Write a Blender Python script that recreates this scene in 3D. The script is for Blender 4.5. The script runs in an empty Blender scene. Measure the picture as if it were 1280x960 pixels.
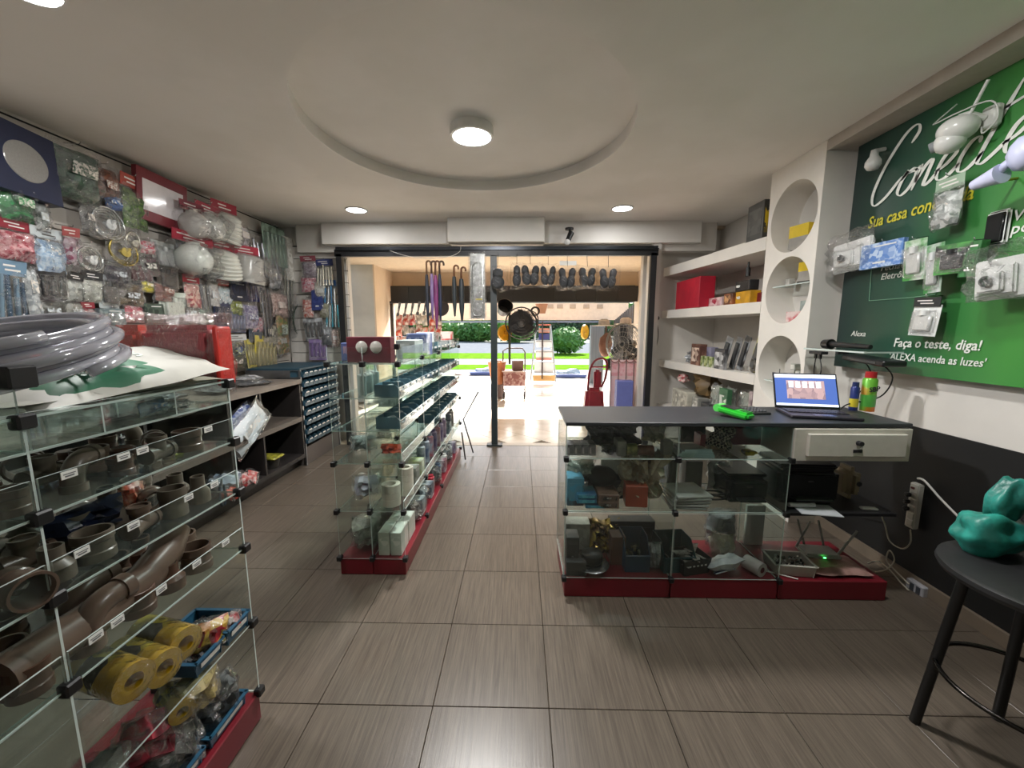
import bpy, bmesh, math, random
from mathutils import Vector, Matrix, noise, Euler
R = math.radians
sc = bpy.context.scene
COL = sc.collection
# ---------------------------------------------------------------- camera
cam = bpy.data.objects.new('camera', bpy.data.cameras.new('camera'))
COL.objects.link(cam); sc.camera = cam
cam.data.lens = 490/1280*36; cam.data.sensor_width = 36; cam.data.clip_start = .02; cam.data.clip_end = 400
PIT, YAW, CH = R(8.02), R(1.17), 1.5
cam.location = (0, 0, CH); cam.rotation_euler = (R(90)-PIT, 0, YAW)
# ---------------------------------------------------------------- world, sun, exposure
wd = bpy.data.worlds.new('sky'); sc.world = wd; wd.use_nodes = True
wn = wd.node_tree.nodes; wl = wd.node_tree.links
sky = wn.new('ShaderNodeTexSky'); sky.sky_type = 'NISHITA'; sky.sun_disc = False
sky.sun_elevation = R(38); sky.sun_rotation = R(20); sky.air_density = 1.2; sky.dust_density = 2.5
wn['Background'].inputs[1].default_value = .27
wl.new(sky.outputs[0], wn['Background'].inputs[0])
sun = bpy.data.objects.new('sun', bpy.data.lights.new('sun', 'SUN')); COL.objects.link(sun)
sun.data.energy = 12; sun.data.angle = R(1.2); sun.data.color = (1, .97, .92)
sun.rotation_euler = (R(-52), 0, R(-8)); sun.location = (3, 14, 12)
sc.view_settings.view_transform = 'Standard'; sc.view_settings.look = 'None'
sc.view_settings.gamma = 1; sc.view_settings.use_curve_mapping = False
sc.view_settings.exposure = 1.12
cy = sc.cycles
cy.transparent_max_bounces = 40; cy.max_bounces = 10; cy.diffuse_bounces = 5; cy.glossy_bounces = 4
cy.transmission_bounces = 6; cy.caustics_reflective = False; cy.caustics_refractive = False
cy.sample_clamp_indirect = 6; cy.use_denoising = True
# ---------------------------------------------------------------- pixel -> place on a known plane
def ray(x, y):
    u = (x-640)/490; v = (480-y)/490
    Y = math.cos(PIT)+v*math.sin(PIT); Z = -math.sin(PIT)+v*math.cos(PIT)
    return Vector((u*math.cos(YAW)-Y*math.sin(YAW), u*math.sin(YAW)+Y*math.cos(YAW), Z))
def ox(x, y, X): r = ray(x, y); r *= X/r.x; r.z += CH; return r
def oy(x, y, Y): r = ray(x, y); r *= Y/r.y; r.z += CH; return r
def oz(x, y, Z): r = ray(x, y); r *= (Z-CH)/r.z; r.z += CH; return r
# ---------------------------------------------------------------- materials
def lin(h):
    if not isinstance(h, str): return tuple(h)+(1,)
    f = lambda c: c/12.92 if c <= .04045 else ((c+.055)/1.055)**2.4
    return tuple(f(int(h[i:i+2], 16)/255) for i in (0, 2, 4))+(1,)
_mc = {}
def mt(c, r=.5, m=0., c2=None, sc_=12, bump=0., em=0., kind='noise', dist=None, tr=0., st=(1, 1, 1)):
    """procedural material: base colour c mottled towards c2, roughness r, metal m"""
    k = (c, r, m, c2, sc_, bump, em, kind, tr, st)
    if k in _mc: return _mc[k]
    M = bpy.data.materials.new('paint_%s' % (c if isinstance(c, str) else len(_mc))); M.use_nodes = True
    n = M.node_tree.nodes; l = M.node_tree.links; b = n['Principled BSDF']
    b.inputs['Roughness'].default_value = r; b.inputs['Metallic'].default_value = m
    if tr: b.inputs['Transmission Weight'].default_value = tr
    tc = n.new('ShaderNodeTexCoord'); mp = n.new('ShaderNodeMapping'); mp.inputs['Scale'].default_value = st
    l.new(tc.outputs['Object'], mp.inputs[0])
    if kind == 'voro':
        t = n.new('ShaderNodeTexVoronoi'); t.inputs['Scale'].default_value = sc_; out = t.outputs['Color']
    elif kind == 'wave':
        t = n.new('ShaderNodeTexWave'); t.inputs['Scale'].default_value = sc_; out = t.outputs['Fac']
        t.inputs['Distortion'].default_value = 2
    elif kind == 'checker':
        t = n.new('ShaderNodeTexChecker'); t.inputs['Scale'].default_value = sc_; out = t.outputs['Fac']
    else:
        t = n.new('ShaderNodeTexNoise'); t.inputs['Scale'].default_value = sc_; t.inputs['Detail'].default_value = 4; out = t.outputs['Fac']
    l.new(mp.outputs[0], t.inputs[0])
    rp = n.new('ShaderNodeValToRGB'); l.new(out, rp.inputs[0]); l.new(rp.outputs[0], b.inputs['Base Color'])
    a = lin(c); d = lin(c2) if c2 else tuple(x*.88 for x in a[:3])+(1,)
    lo, hi = (.42, .6) if c2 else (.3, .7)
    if kind == 'voro': lo, hi = .35, .65
    rp.color_ramp.elements[0].position = lo; rp.color_ramp.elements[1].position = hi
    rp.color_ramp.elements[0].color = d; rp.color_ramp.elements[1].color = a
    if bump:
        bp = n.new('ShaderNodeBump'); bp.inputs['Strength'].default_value = bump; bp.inputs['Distance'].default_value = .01
        l.new(out, bp.inputs['Height']); l.new(bp.outputs[0], b.inputs['Normal'])
    if em:
        b.inputs['Emission Color'].default_value = a; b.inputs['Emission Strength'].default_value = em
    _mc[k] = M
    return M
def clear(name, tint, gloss, rough, haze, hz=(.8, .8, .8), bump=0., bs=30):
    M = bpy.data.materials.new(name); M.use_nodes = True
    n = M.node_tree.nodes; l = M.node_tree.links; n.remove(n['Principled BSDF'])
    t = n.new('ShaderNodeBsdfTransparent'); t.inputs[0].default_value = tint+(1,)
    g = n.new('ShaderNodeBsdfGlossy'); g.inputs['Roughness'].default_value = rough
    d = n.new('ShaderNodeBsdfDiffuse'); d.inputs[0].default_value = hz+(1,)
    f = n.new('ShaderNodeLayerWeight'); f.inputs[0].default_value = .5
    pw = n.new('ShaderNodeMath'); pw.operation = 'POWER'; pw.inputs[1].default_value = 5; l.new(f.outputs['Facing'], pw.inputs[0])
    mu = n.new('ShaderNodeMath'); mu.operation = 'MULTIPLY_ADD'; mu.inputs[1].default_value = .9*min(gloss, 1); mu.inputs[2].default_value = .035*gloss; mu.use_clamp = True
    l.new(pw.outputs[0], mu.inputs[0])
    m1 = n.new('ShaderNodeMixShader'); m1.inputs[0].default_value = haze
    l.new(t.outputs[0], m1.inputs[1]); l.new(d.outputs[0], m1.inputs[2])
    m2 = n.new('ShaderNodeMixShader'); l.new(mu.outputs[0], m2.inputs[0])
    l.new(m1.outputs[0], m2.inputs[1]); l.new(g.outputs[0], m2.inputs[2])
    l.new(m2.outputs[0], n['Material Output'].inputs[0])
    if bump:
        tc = n.new('ShaderNodeTexCoord'); no = n.new('ShaderNodeTexNoise'); no.inputs['Scale'].default_value = bs; no.inputs['Detail'].default_value = 3
        bp = n.new('ShaderNodeBump'); bp.inputs['Strength'].default_value = bump; bp.inputs['Distance'].default_value = .02
        l.new(tc.outputs['Object'], no.inputs[0]); l.new(no.outputs[0], bp.inputs['Height'])
        l.new(bp.outputs[0], g.inputs['Normal']); l.new(bp.outputs[0], f.inputs['Normal'])
    return M
GLASS = clear('shelf_glass', (.93, .965, .95), 1.0, .02, .012, (.6, .7, .68))
GEDGE = clear('glass_edge', (.6, .76, .72), 1.5, .1, .75, (.74, .84, .81))
FILM = clear('clear_film', (.96, .96, .96), 3.6, .1, .035, (.85, .86, .86), 1.0, 34)
FILM2 = clear('thin_film', (.97, .97, .97), .6, .12, .015, (.85, .86, .86), .8, 30)
HOSE = clear('clear_hose', (.8, .8, .85), 2.2, .1, .5, (.55, .55, .6))
WHITE = mt('dfdcd6', .6); WALLW = mt('d9d5cf', .75, sc_=3, bump=.02); BLACK = mt('141416', .45); DARK = mt('26262a', .5)
CHROME = mt('c9c9cc', .18, 1.); STEEL = mt('8d9094', .35, 1.); REDB = mt('741a26', .35, c2='6c1a24', sc_=3)
PVC = mt('6b5a4e', .3, c2='5d4c42', sc_=6); PAPER = mt('eceae4', .7); BINB = mt('2c4e60', .42, c2='315668', sc_=5)
LAB = mt('e6e6e2', .6)
# ---------------------------------------------------------------- mesh builder
class MB:
    def __init__(s): s.b = bmesh.new()
    def _x(s, vs, loc, rot):
        m = Matrix.Translation(loc)
        if rot: m = m @ Euler(rot).to_matrix().to_4x4()
        bmesh.ops.transform(s.b, matrix=m, verts=vs)
    def box(s, c, d, rot=None, bev=0, seg=1, taper=None):
        g = bmesh.ops.create_cube(s.b, size=1)['verts']
        for v in g:
            if taper and v.co.z > 0: v.co.x *= taper; v.co.y *= taper
            v.co.x *= d[0]; v.co.y *= d[1]; v.co.z *= d[2]
        if bev:
            es = list({e for v in g for e in v.link_edges})
            r = bmesh.ops.bevel(s.b, geom=es, offset=min(bev, min(d)*.45), segments=seg, affect='EDGES', clamp_overlap=True)
            g = list({v for f in r['faces'] for v in f.verts} | {v for v in g if v.is_valid})
        s._x(g, c, rot); return s
    def cyl(s, p0, p1, r0, r1=None, n=14, cap=True):
        p0 = Vector(p0); p1 = Vector(p1); a = p1-p0; r1 = r0 if r1 is None else r1
        g = bmesh.ops.create_cone(s.b, cap_ends=cap, segments=n, radius1=max(r0, 1e-5), radius2=max(r1, 1e-5), depth=a.length)['verts']
        q = Vector((0, 0, 1)).rotation_difference(a.normalized()) if a.length > 0 else None
        m = Matrix.Translation((p0+p1)/2) @ q.to_matrix().to_4x4()
        bmesh.ops.transform(s.b, matrix=m, verts=g); return s
    def tube(s, pts, r, n=8, closed=False):
        pts = [Vector(p) for p in pts]; N = len(pts); rings = []
        up = None
        for i, p in enumerate(pts):
            a = pts[(i-1) % N] if (i or closed) else p; b = pts[(i+1) % N] if (i < N-1 or closed) else p
            t = (b-a).normalized()
            if up is None:
                up = t.orthogonal().normalized()
            else:
                up = (up-t*up.dot(t)); up = up.normalized() if up.length > 1e-6 else t.orthogonal().normalized()
            w = t.cross(up); rr = r[i] if isinstance(r, (list, tuple)) else r
            rings.append([s.b.verts.new(p+(up*math.cos(2*math.pi*k/n)+w*math.sin(2*math.pi*k/n))*rr) for k in range(n)])
        for i in range(N if closed else N-1):
            A = rings[i]; B = rings[(i+1) % N]
            for k in range(n): s.b.faces.new((A[k], A[(k+1) % n], B[(k+1) % n], B[k]))
        if not closed:
            s.b.faces.new(rings[0][::-1]); s.b.faces.new(rings[-1])
        return s
    def lathe(s, prof, c=(0, 0, 0), n=20, rot=None):
        vs = []; rings = []
        for r, z in prof:
            ring = [s.b.verts.new((r*math.cos(2*math.pi*k/n), r*math.sin(2*math.pi*k/n), z)) for k in range(n)] if r > 1e-6 else [s.b.verts.new((0, 0, z))]
            rings.append(ring); vs += ring
        for A, B in zip(rings, rings[1:]):
            for k in range(n):
                q = (k+1) % n
                if len(A) == 1 and len(B) == 1: continue
                if len(A) == 1: s.b.faces.new((A[0], B[q], B[k]))
                elif len(B) == 1: s.b.faces.new((A[k], A[q], B[0]))
                else: s.b.faces.new((A[k], A[q], B[q], B[k]))
        s._x(vs, c, rot); return s
    def sph(s, c, r, rot=None, sub=2, nz=0., seed=0, fz=4):
        g = bmesh.ops.create_icosphere(s.b, subdivisions=sub, radius=1)['verts']
        r = r if isinstance(r, (tuple, list)) else (r, r, r)
        for v in g:
            k = 1+nz*noise.noise(v.co*fz*.5+Vector((seed*3.1, seed*1.7, seed))) if nz else 1
            v.co = Vector((v.co.x*r[0], v.co.y*r[1], v.co.z*r[2]))*k
        s._x(g, c, rot); return s
    def prism(s, pts, z0, z1, M=None):
        """outline pts (2-D) extruded z0..z1; M maps to place"""
        a = [s.b.verts.new((x, y, z0)) for x, y in pts]; b = [s.b.verts.new((x, y, z1)) for x, y in pts]
        n = len(pts); s.b.faces.new(a[::-1]); s.b.faces.new(b)
        for k in range(n): s.b.faces.new((a[k], a[(k+1) % n], b[(k+1) % n], b[k]))
        if M: bmesh.ops.transform(s.b, matrix=M, verts=a+b)
        return s
    def quad(s, *p):
        s.b.faces.new([s.b.verts.new(x) for x in p]); return s
    def pane(s, c, d, rot=None):
        """glass pane: small faces get the second material slot"""
        n0 = len(s.b.faces); s.box(c, d, rot); s.b.faces.ensure_lookup_table()
        fs = s.b.faces[n0:]; fs = sorted(fs, key=lambda f: f.calc_area())
        for f in fs[:4]: f.material_index = 1
        return s
    def pillow(s, w, d, h, seed=0, cr=.25, nx=9, nz=9, flat=.0, loc=(0, 0, 0), rot=None):
        """crumpled closed pouch: width w (x), depth d (y), height h (z), centred"""
        vs = []; F = []; Bk = []
        for i in range(nx):
            f = []; b = []
            for j in range(nz):
                u = i/(nx-1)*2-1; v = j/(nz-1)*2-1
                e = (1-abs(u)**3)*(1-abs(v)**4)
                wv = noise.noise(Vector((u*2.2+seed*7.3, v*2.2, seed*1.9)))
                w2 = noise.noise(Vector((u*4.5+seed*3.3, v*4.5, 9+seed)))
                ex = 1+cr*.18*noise.noise(Vector((v*2, seed*5.1, 2))); ez = 1+cr*.14*noise.noise(Vector((u*2, seed*2.1, 7)))
                t = (max(e, 0)**.6)*(.5+.5*cr*(wv+w2))*d
                yo = cr*.25*d*noise.noise(Vector((u*1.5, v*1.5, seed+3)))
                p = Vector((u*w/2*ex, yo-t, v*h/2*ez)); q = Vector((u*w/2*ex, yo+t*(1-flat), v*h/2*ez))
                edge = i in (0, nx-1) or j in (0, nz-1)
                a = s.b.verts.new(p if not edge else Vector((p.x, yo, p.z))); vs.append(a)
                if edge: c_ = a
                else: c_ = s.b.verts.new(q); vs.append(c_)
                f.append(a); b.append(c_)
            F.append(f); Bk.append(b)
        for i in range(nx-1):
            for j in range(nz-1):
                s.b.faces.new((F[i][j], F[i+1][j], F[i+1][j+1], F[i][j+1]))
                q = (Bk[i][j], Bk[i][j+1], Bk[i+1][j+1], Bk[i+1][j])
                try: s.b.faces.new(q)
                except ValueError: pass
        s._x(vs, loc, rot); return s
def tag(o, label=None, cat=None, group=None, kind=None):
    if label: o['label'] = label
    if cat: o['category'] = cat
    if group: o['group'] = group
    if kind: o['kind'] = kind
    return o
def ob(name, mb, mat, parent=None, loc=(0, 0, 0), rot=(0, 0, 0), smooth=False, label=None, cat=None, group=None, kind=None):
    me = bpy.data.meshes.new(name)
    bmesh.ops.recalc_face_normals(mb.b, faces=mb.b.faces)
    mb.b.to_mesh(me); mb.b.free()
    for m in (mat if isinstance(mat, (list, tuple)) else [mat]): me.materials.append(m)
    if smooth:
        me.polygons.foreach_set('use_smooth', [True]*len(me.polygons))
        if smooth != 2:
            try: me.set_sharp_from_angle(angle=R(38))
            except Exception: pass
    o = bpy.data.objects.new(name, me); COL.objects.link(o); o.location = loc; o.rotation_euler = rot
    if parent: o.parent = parent
    return tag(o, label, cat, group, kind)
def T(name, label, cat, loc=(0, 0, 0), rz=0, group=None, rot=None):
    o = bpy.data.objects.new(name, None); COL.objects.link(o); o.empty_display_size = .05
    o.location = loc; o.rotation_euler = rot or (0, 0, rz)
    return tag(o, label, cat, group)
def dup(root, loc, rz=None, label=None, group=None, rot=None, s=None):
    r = root.copy(); COL.objects.link(r); r.location = loc
    if rot: r.rotation_euler = rot
    elif rz is not None: r.rotation_euler = (0, 0, rz)
    if s: r.scale = (s, s, s) if not isinstance(s, tuple) else s
    if label: r['label'] = label
    if group: r['group'] = group
    for ch in list(root.children):
        c = ch.copy(); COL.objects.link(c); c.parent = r
        for g in ch.children:
            d = g.copy(); COL.objects.link(d); d.parent = c
    return r
def S(name, mb, mat, **k): return ob(name, mb, mat, kind='structure', **k)
def text(body, size, mat, parent=None, loc=(0, 0, 0), rot=(0, 0, 0), shear=0, bold=0, ext=.001, name='lettering', al='LEFT', mat3=None, sx=1):
    cu = bpy.data.curves.new('t', 'FONT'); cu.body = body; cu.size = size; cu.shear = shear; cu.extrude = ext; cu.offset = bold; cu.align_x = al
    cu.resolution_u = 2
    t = bpy.data.objects.new('t', cu); me = bpy.data.meshes.new_from_object(t); bpy.data.objects.remove(t)
    me.name = name; me.materials.clear(); me.materials.append(mat)
    o = bpy.data.objects.new(name, me); COL.objects.link(o); o.location = loc; o.rotation_euler = rot; o.scale = (sx, 1, 1)
    if parent: o.parent = parent
    return o
FX = (R(90), 0, R(-90))   # text facing -X (read from the aisle)
FY = (R(90), 0, 0)        # text facing -Y
def arc(c, r, a0, a1, n, ax='xz'):
    P = []
    for k in range(n+1):
        a = R(a0+(a1-a0)*k/n); u, v = r*math.cos(a), r*math.sin(a)
        P.append((c[0]+u, c[1], c[2]+v) if ax == 'xz' else (c[0]+u, c[1]+v, c[2]) if ax == 'xy' else (c[0], c[1]+u, c[2]+v))
    return P
def smooth_path(P, k=5):
    P = [Vector(p) for p in P]; out = []
    for i in range(len(P)-1):
        a = P[max(i-1, 0)]; b = P[i]; c = P[i+1]; d = P[min(i+2, len(P)-1)]
        for j in range(k):
            t = j/k
            out.append(.5*((2*b)+(c-a)*t+(2*a-5*b+4*c-d)*t*t+(3*b-a-3*c+d)*t**3))
    out.append(P[-1]); return out
# ================================================================ THE SETTING
def matte(c, **k):
    M = mt(c, 1., sc_=2.5, **k); M.node_tree.nodes['Principled BSDF'].inputs['Specular IOR Level'].default_value = 0.; return M
CZ = 2.78
# floor: streaked brown-grey tiles, one object each
FT = bpy.data.materials.new('streaked_floor_tile'); FT.use_nodes = True
_n = FT.node_tree.nodes; _l = FT.node_tree.links; _b = _n['Principled BSDF']
_tc = _n.new('ShaderNodeTexCoord'); _mp = _n.new('ShaderNodeMapping'); _mp.inputs['Scale'].default_value = (70, 2.2, 1)
_no = _n.new('ShaderNodeTexNoise'); _no.inputs['Scale'].default_value = 1.6; _no.inputs['Detail'].default_value = 5; _no.inputs['Roughness'].default_value = .7
_rp = _n.new('ShaderNodeValToRGB'); _oi = _n.new('ShaderNodeObjectInfo'); _ad = _n.new('ShaderNodeVectorMath')
_l.new(_tc.outputs['Object'], _ad.inputs[0]); _l.new(_oi.outputs['Random'], _ad.inputs[1]); _l.new(_ad.outputs[0], _mp.inputs[0]); _l.new(_mp.outputs[0], _no.inputs[0])
_l.new(_no.outputs[0], _rp.inputs[0]); _l.new(_rp.outputs[0], _b.inputs['Base Color'])
_rp.color_ramp.elements[0].position = .3; _rp.color_ramp.elements[0].color = lin('4a423a')
_rp.color_ramp.elements[1].position = .72; _rp.color_ramp.elements[1].color = lin('6d6358')
_b.inputs['Roughness'].default_value = .3
_bp = _n.new('ShaderNodeBump'); _bp.inputs['Strength'].default_value = .12; _bp.inputs['Distance'].default_value = .004
_l.new(_no.outputs[0], _bp.inputs['Height']); _l.new(_bp.outputs[0], _b.inputs['Normal'])
floor = S('floor', MB().box((-.35, 1.9, -.06), (5.9, 6.8, .09)), mt('6c6153', .8), label='brown grey streaked tile floor of the shop')
mb = MB().box((0, 0, 0), (.463, .441, .016), bev=.0015)
me0 = None
for i in range(-6, 6):
    for j in range(-5, 8):
        cx = .12+.4655*(i+.5); cyy = 1.372+.4435*(j+.5)
        if cx < -3.1 or cx > 2.36: continue
        if me0 is None:
            t0 = ob('floor_tile', mb, FT, floor, (cx, cyy, -.0085), kind='structure'); me0 = t0
        else:
            t = me0.copy(); t.location = (cx, cyy, -.0085); COL.objects.link(t)
# ceiling with the round recess
ceilm = mt('edeae6', .8, c2='e8e5e0', sc_=2)
def disc_ceiling():
    m = MB(); N = 72; c = (-.33, 2.80); rx, ry = 1.055, 1.075; R_ = []
    for k in range(N):
        a = 2*math.pi*k/N; R_.append((math.cos(a), math.sin(a)))
    def sq(a):
        x, y = a; X0, X1, Y0, Y1 = -3.1, 2.6, -1.6, 5.6
        t = 1e9
        if x > 1e-9: t = min(t, (X1-c[0])/x)
        if x < -1e-9: t = min(t, (X0-c[0])/x)
        if y > 1e-9: t = min(t, (Y1-c[1])/y)
        if y < -1e-9: t = min(t, (Y0-c[1])/y)
        return (c[0]+x*t, c[1]+y*t)
    ins = [(c[0]+rx*a[0], c[1]+ry*a[1]) for a in R_]
    V = m.b.verts.new
    a = [V((x, y, CZ)) for x, y in ins]; o = [V((*sq(q), CZ)) for q in R_]; t = [V((x, y, CZ+.085)) for x, y in ins]
    for k in range(N):
        q = (k+1) % N
        m.b.faces.new((a[k], a[q], o[q], o[k])); m.b.faces.new((a[k], t[k], t[q], a[q]))
    m.b.faces.new(t)
    for X, Y in ((-3.1, -1.6), (2.6, -1.6), (-3.1, 5.6), (2.6, 5.6)):   # corner wedges
        near = sorted(o, key=lambda v: (v.co.x-X)**2+(v.co.y-Y)**2)[:2]
        try: m.b.faces.new((near[0], near[1], V((X, Y, CZ))))
        except Exception: pass
    return m
S('ceiling', disc_ceiling(), ceilm, smooth=True, label='white plaster ceiling with a shallow round recess')
S('roof_slab', MB().box((-.25, 2, CZ+.16), (5.9, 7.4, .1)), mt('8a8680', .9), label='slab above the plaster ceiling')
S('ceiling_beam', MB().box((-.13, 5.12, 2.655), (4.6, .34, .25)), ceilm, label='long plaster bulkhead across the ceiling above the door')
S('ceiling_box', MB().box((-.285, 4.90, 2.645), (1.13, .28, .27)), ceilm, label='square plaster box at the middle of the bulkhead')
# walls
S('wall_left', MB().box((-3.1, 2.0, 1.4), (.1, 7.2, 2.8)), WALLW, label='pale wall behind the hanging goods')
sl = S('wall_left_slatboard', MB().box((-3.047, 2.35, 1.86), (.006, 5.5, 1.8)), mt('1d1c1c', .7), label='slatted display board with dark grooves')
slm = mt('b9b3ab', .5, c2='b3ada5', sc_=2); st0 = None
for k in range(12):
    z = 2.74-.15*k-.0725
    if st0 is None: st0 = ob('slat', MB().box((0, 0, 0), (.03, 5.5, .142), bev=.003), slm, sl, (-3.032, 2.35, z))
    else:
        q = st0.copy(); q.location = (-3.032, 2.35, z); COL.objects.link(q)
sl2 = S('wall_front_slatboard', MB().box((-2.62, 5.157, 1.8), (.8, .006, 1.5)), mt('1d1c1c', .7), label='slatted end board beside the door')
st0 = None
for k in range(10):
    z = 2.46-.15*k
    if st0 is None: st0 = ob('slat', MB().box((0, 0, 0), (.8, .03, .142), bev=.003), mt('d3cfc9', .5), sl2, (-2.62, 5.14, z))
    else:
        q = st0.copy(); q.location = (-2.62, 5.14, z); COL.objects.link(q)
S('wall_front_left', MB().box((-2.66, 5.22, 1.4), (.86, .1, 2.8)), WALLW, label='pale end wall beside the glass door')
S('wall_front_top', MB().box((-.2, 5.12, 2.63), (5.2, .14, .36)), WALLW, label='pale wall strip above the door frame')
S('wall_front_right', MB().box((1.67, 5.1, 1.4), (.1, .22, 2.8)).box((2.15, 5.35, 1.4), (1.1, .1, 2.8)), WALLW, label='pale wall beside the door')
S('wall_back', MB().box((-.35, -1.55, 1.4), (5.7, .1, 2.8)), WALLW, label='pale wall behind the camera')
# right side: upper white wall, lower black wall
S('wall_right', MB().box((2.38, 1.0, 1.86), (.1, 5.2, 1.86)).box((2.62, 4.4, 1.4), (.1, 2.2, 2.8)), WALLW, label='white wall behind the green sign and shelves')
S('wall_right_dark', MB().box((2.375, .9, .5), (.11, 5.2, .86)), mt('0b0c0d', .6, c2='0e0f10', sc_=4), label='black painted lower wall')
S('baseboard_right', MB().box((2.31, .9, .035), (.02, 5.2, .07)), mt('7a6e60', .4), label='brown tile skirting at the foot of the black wall')
# white column with three round niches
def niche_column():
    m = MB(); X0, X1 = 2.1, 2.42; Y0, Y1 = 2.93, 3.525; N = 48
    holes = [(3.22, 2.355, .262, .262), (3.215, 1.80, .255, .258), (3.225, 1.175, .262, .27)]
    zs = [0, 1.49, 2.08, CZ]
    zb = [(.84, 1.5), (1.5, 2.075), (2.075, CZ)]
    V = m.b.verts.new
    m.quad((X0, Y0, 0), (X0, Y1, 0), (X0, Y1, .84), (X0, Y0, .84))
    for (cyy, cz, ry, rz), (za, zc) in zip(holes[::-1], zb):
        ins = []; out = []; bk = []
        for k in range(N):
            a = 2*math.pi*k/N+1e-4; x, z = math.cos(a), math.sin(a)
            ins.append(V((X0, cyy+ry*x, cz+rz*z))); bk.append(V((X1, cyy+ry*x, cz+rz*z)))
            t = min((Y1-cyy)/x if x > 1e-9 else 1e9, (Y0-cyy)/x if x < -1e-9 else 1e9, (zc-cz)/z if z > 1e-9 else 1e9, (za-cz)/z if z < -1e-9 else 1e9)
            out.append(V((X0, cyy+x*t, cz+z*t)))
        for k in range(N):
            q = (k+1) % N
            m.b.faces.new((ins[k], ins[q], out[q], out[k])); m.b.faces.new((ins[k], bk[k], bk[q], ins[q]))
        m.b.faces.new(bk)
        for yy in (Y0, Y1):
            for zz in (za, zc):
                near = sorted(out, key=lambda v: (v.co.y-yy)**2+(v.co.z-zz)**2)[:2]
                try: m.b.faces.new((near[0], near[1], V((X0, yy, zz))))
                except Exception: pass
    m.quad((X0, Y0, 0), (X0, Y0, CZ), (X1, Y0, CZ), (X1, Y0, 0)); m.quad((X0, Y1, 0), (X0, Y1, CZ), (2.6, Y1, CZ), (2.6, Y1, 0))
    return m
S('niche_column', niche_column(), mt('e6e2db', .7, sc_=3), smooth=True, label='white column with three round display niches')
ni = ob('niche_shelf', MB().pane((2.27, 3.215, 1.845), (.26, .47, .008)), [GLASS, GEDGE], kind='structure', label='clear glass shelf across the middle round niche')
ob('niche_shelf', MB().pane((2.27, 3.225, 1.06), (.26, .45, .008)), [GLASS, GEDGE], kind='structure', label='clear glass shelf across the lowest round niche')
# header above the green board
S('wall_header', MB().box((2.21, 1.15, 2.745), (.22, 3.55, .07)), mt('b3aba2', .8), label='plaster drop above the green board')
# right wall shelves (front edge slants slightly outwards)
shm = mt('e2ded7', .6, sc_=3)
def wall_shelf(z0, z1, nm, lab):
    m = MB(); P = [(1.87, 5.3), (2.1, 3.53), (2.57, 3.53), (2.57, 5.3)]
    m.prism(P, z0, z1); S(nm, m, shm, label=lab)
wall_shelf(2.17, 2.28, 'shelf', 'top white plaster wall shelf')
wall_shelf(1.635, 1.735, 'shelf', 'second white plaster wall shelf')
wall_shelf(1.0, 1.09, 'shelf', 'third white plaster wall shelf')
wall_shelf(.42, .50, 'shelf', 'lowest white plaster wall shelf')
# black door frame
FRM = mt('1b1c1f', .4)
fr = MB().box((-.305, 4.93, 2.41), (3.92, .06, .075)).box((-2.215, 4.93, 1.2), (.07, .06, 2.4)).box((1.605, 4.93, 1.2), (.07, .06, 2.4))
S('door_1', fr, FRM, label='black metal frame of the wide shop entrance')
S('door_post', MB().box((-.325, 4.93, 1.19), (.078, .06, 2.38)).box((-.325, 4.93, .01), (.2, .1, .02)), mt('2c3436', .4), label='black metal post standing in the entrance')
S('trim_1', MB().box((-.3, 4.93, 2.47), (3.9, .05, .03)).box((-.3, 4.89, 2.445), (3.9, .03, .012)), mt('3a3d42', .3, .8), label='steel sliding rail above the entrance')
# ---------------------------------------------------------------- lamps
def lamp(name, label, loc, r, h, power, cat='lamp', em_=14., group=None):
    t = T(name, label, cat, loc, group=group)
    ob('housing', MB().lathe([(0, 0), (r, 0), (r, -h), (r*.88, -h-.001)], n=40), mt('f1f0ee', .35), t, smooth=True)
    em = mt('ffffff', .5, em=em_)
    ob('diffuser', MB().lathe([(r*.88, -h+.003), (r*.5, -h-.002), (0, -h-.003)], n=40), em, t, smooth=2)
    L = bpy.data.lights.new(name, 'AREA'); L.shape = 'DISK'; L.size = r*1.7; L.energy = power*2.0; L.color = (1, .985, .96)
    lo = bpy.data.objects.new('lamp_light', L); COL.objects.link(lo); lo.parent = t; lo.location = (0, 0, -h-.012)
    return t
lamp('ceiling_lamp', 'round white drum lamp in the middle of the ceiling recess', (-.335, 2.9, CZ+.085), .148, .062, 21)
lamp('recessed_lamp', 'small round lit spot in front of the bulkhead near the hanging goods wall', (-1.78, 4.44, CZ), .115, .01, 1.2, em_=6.)
lamp('recessed_lamp', 'small round lit spot in the ceiling near the niche column', (1.09, 4.44, CZ), .115, .01, 1.2, em_=6.)
lamp('recessed_lamp', 'small round lit spot at the top edge over the hose coil', (-1.86, 1.62, CZ), .115, .01, 6)
lamp('recessed_lamp', 'small round lit spot at the top edge over the counter', (1.12, 1.63, CZ), .115, .01, 6)
sp = T('security_spotlight', 'small black spot fitting on the underside of the bulkhead', 'spotlight', (.58, 4.86, 2.56))
ob('ceiling_mount', MB().cyl((0, 0, .12), (0, 0, .10), .05, n=20).cyl((0, 0, .10), (.01, -.02, .04), .012), BLACK, sp)
ob('head', MB().cyl((.02, -.03, .06), (-.02, -.06, -.03), .035, .03, n=16), BLACK, sp, smooth=True)
ob('bulb', MB().sph((-.03, -.07, -.055), .035), mt('e8e8e8', .3), sp, smooth=2)
# ================================================================ VERANDA AND STREET
vt = mt('e2d8c8', .14, c2='dacfbd', sc_=4); grout = mt('9a8b76', .8)
vf = S('floor_veranda', MB().box((0, 8.6, -.07), (8, 7.3, .1)), grout, label='grout bed of the pale diagonal tiles outside the door')
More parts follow.
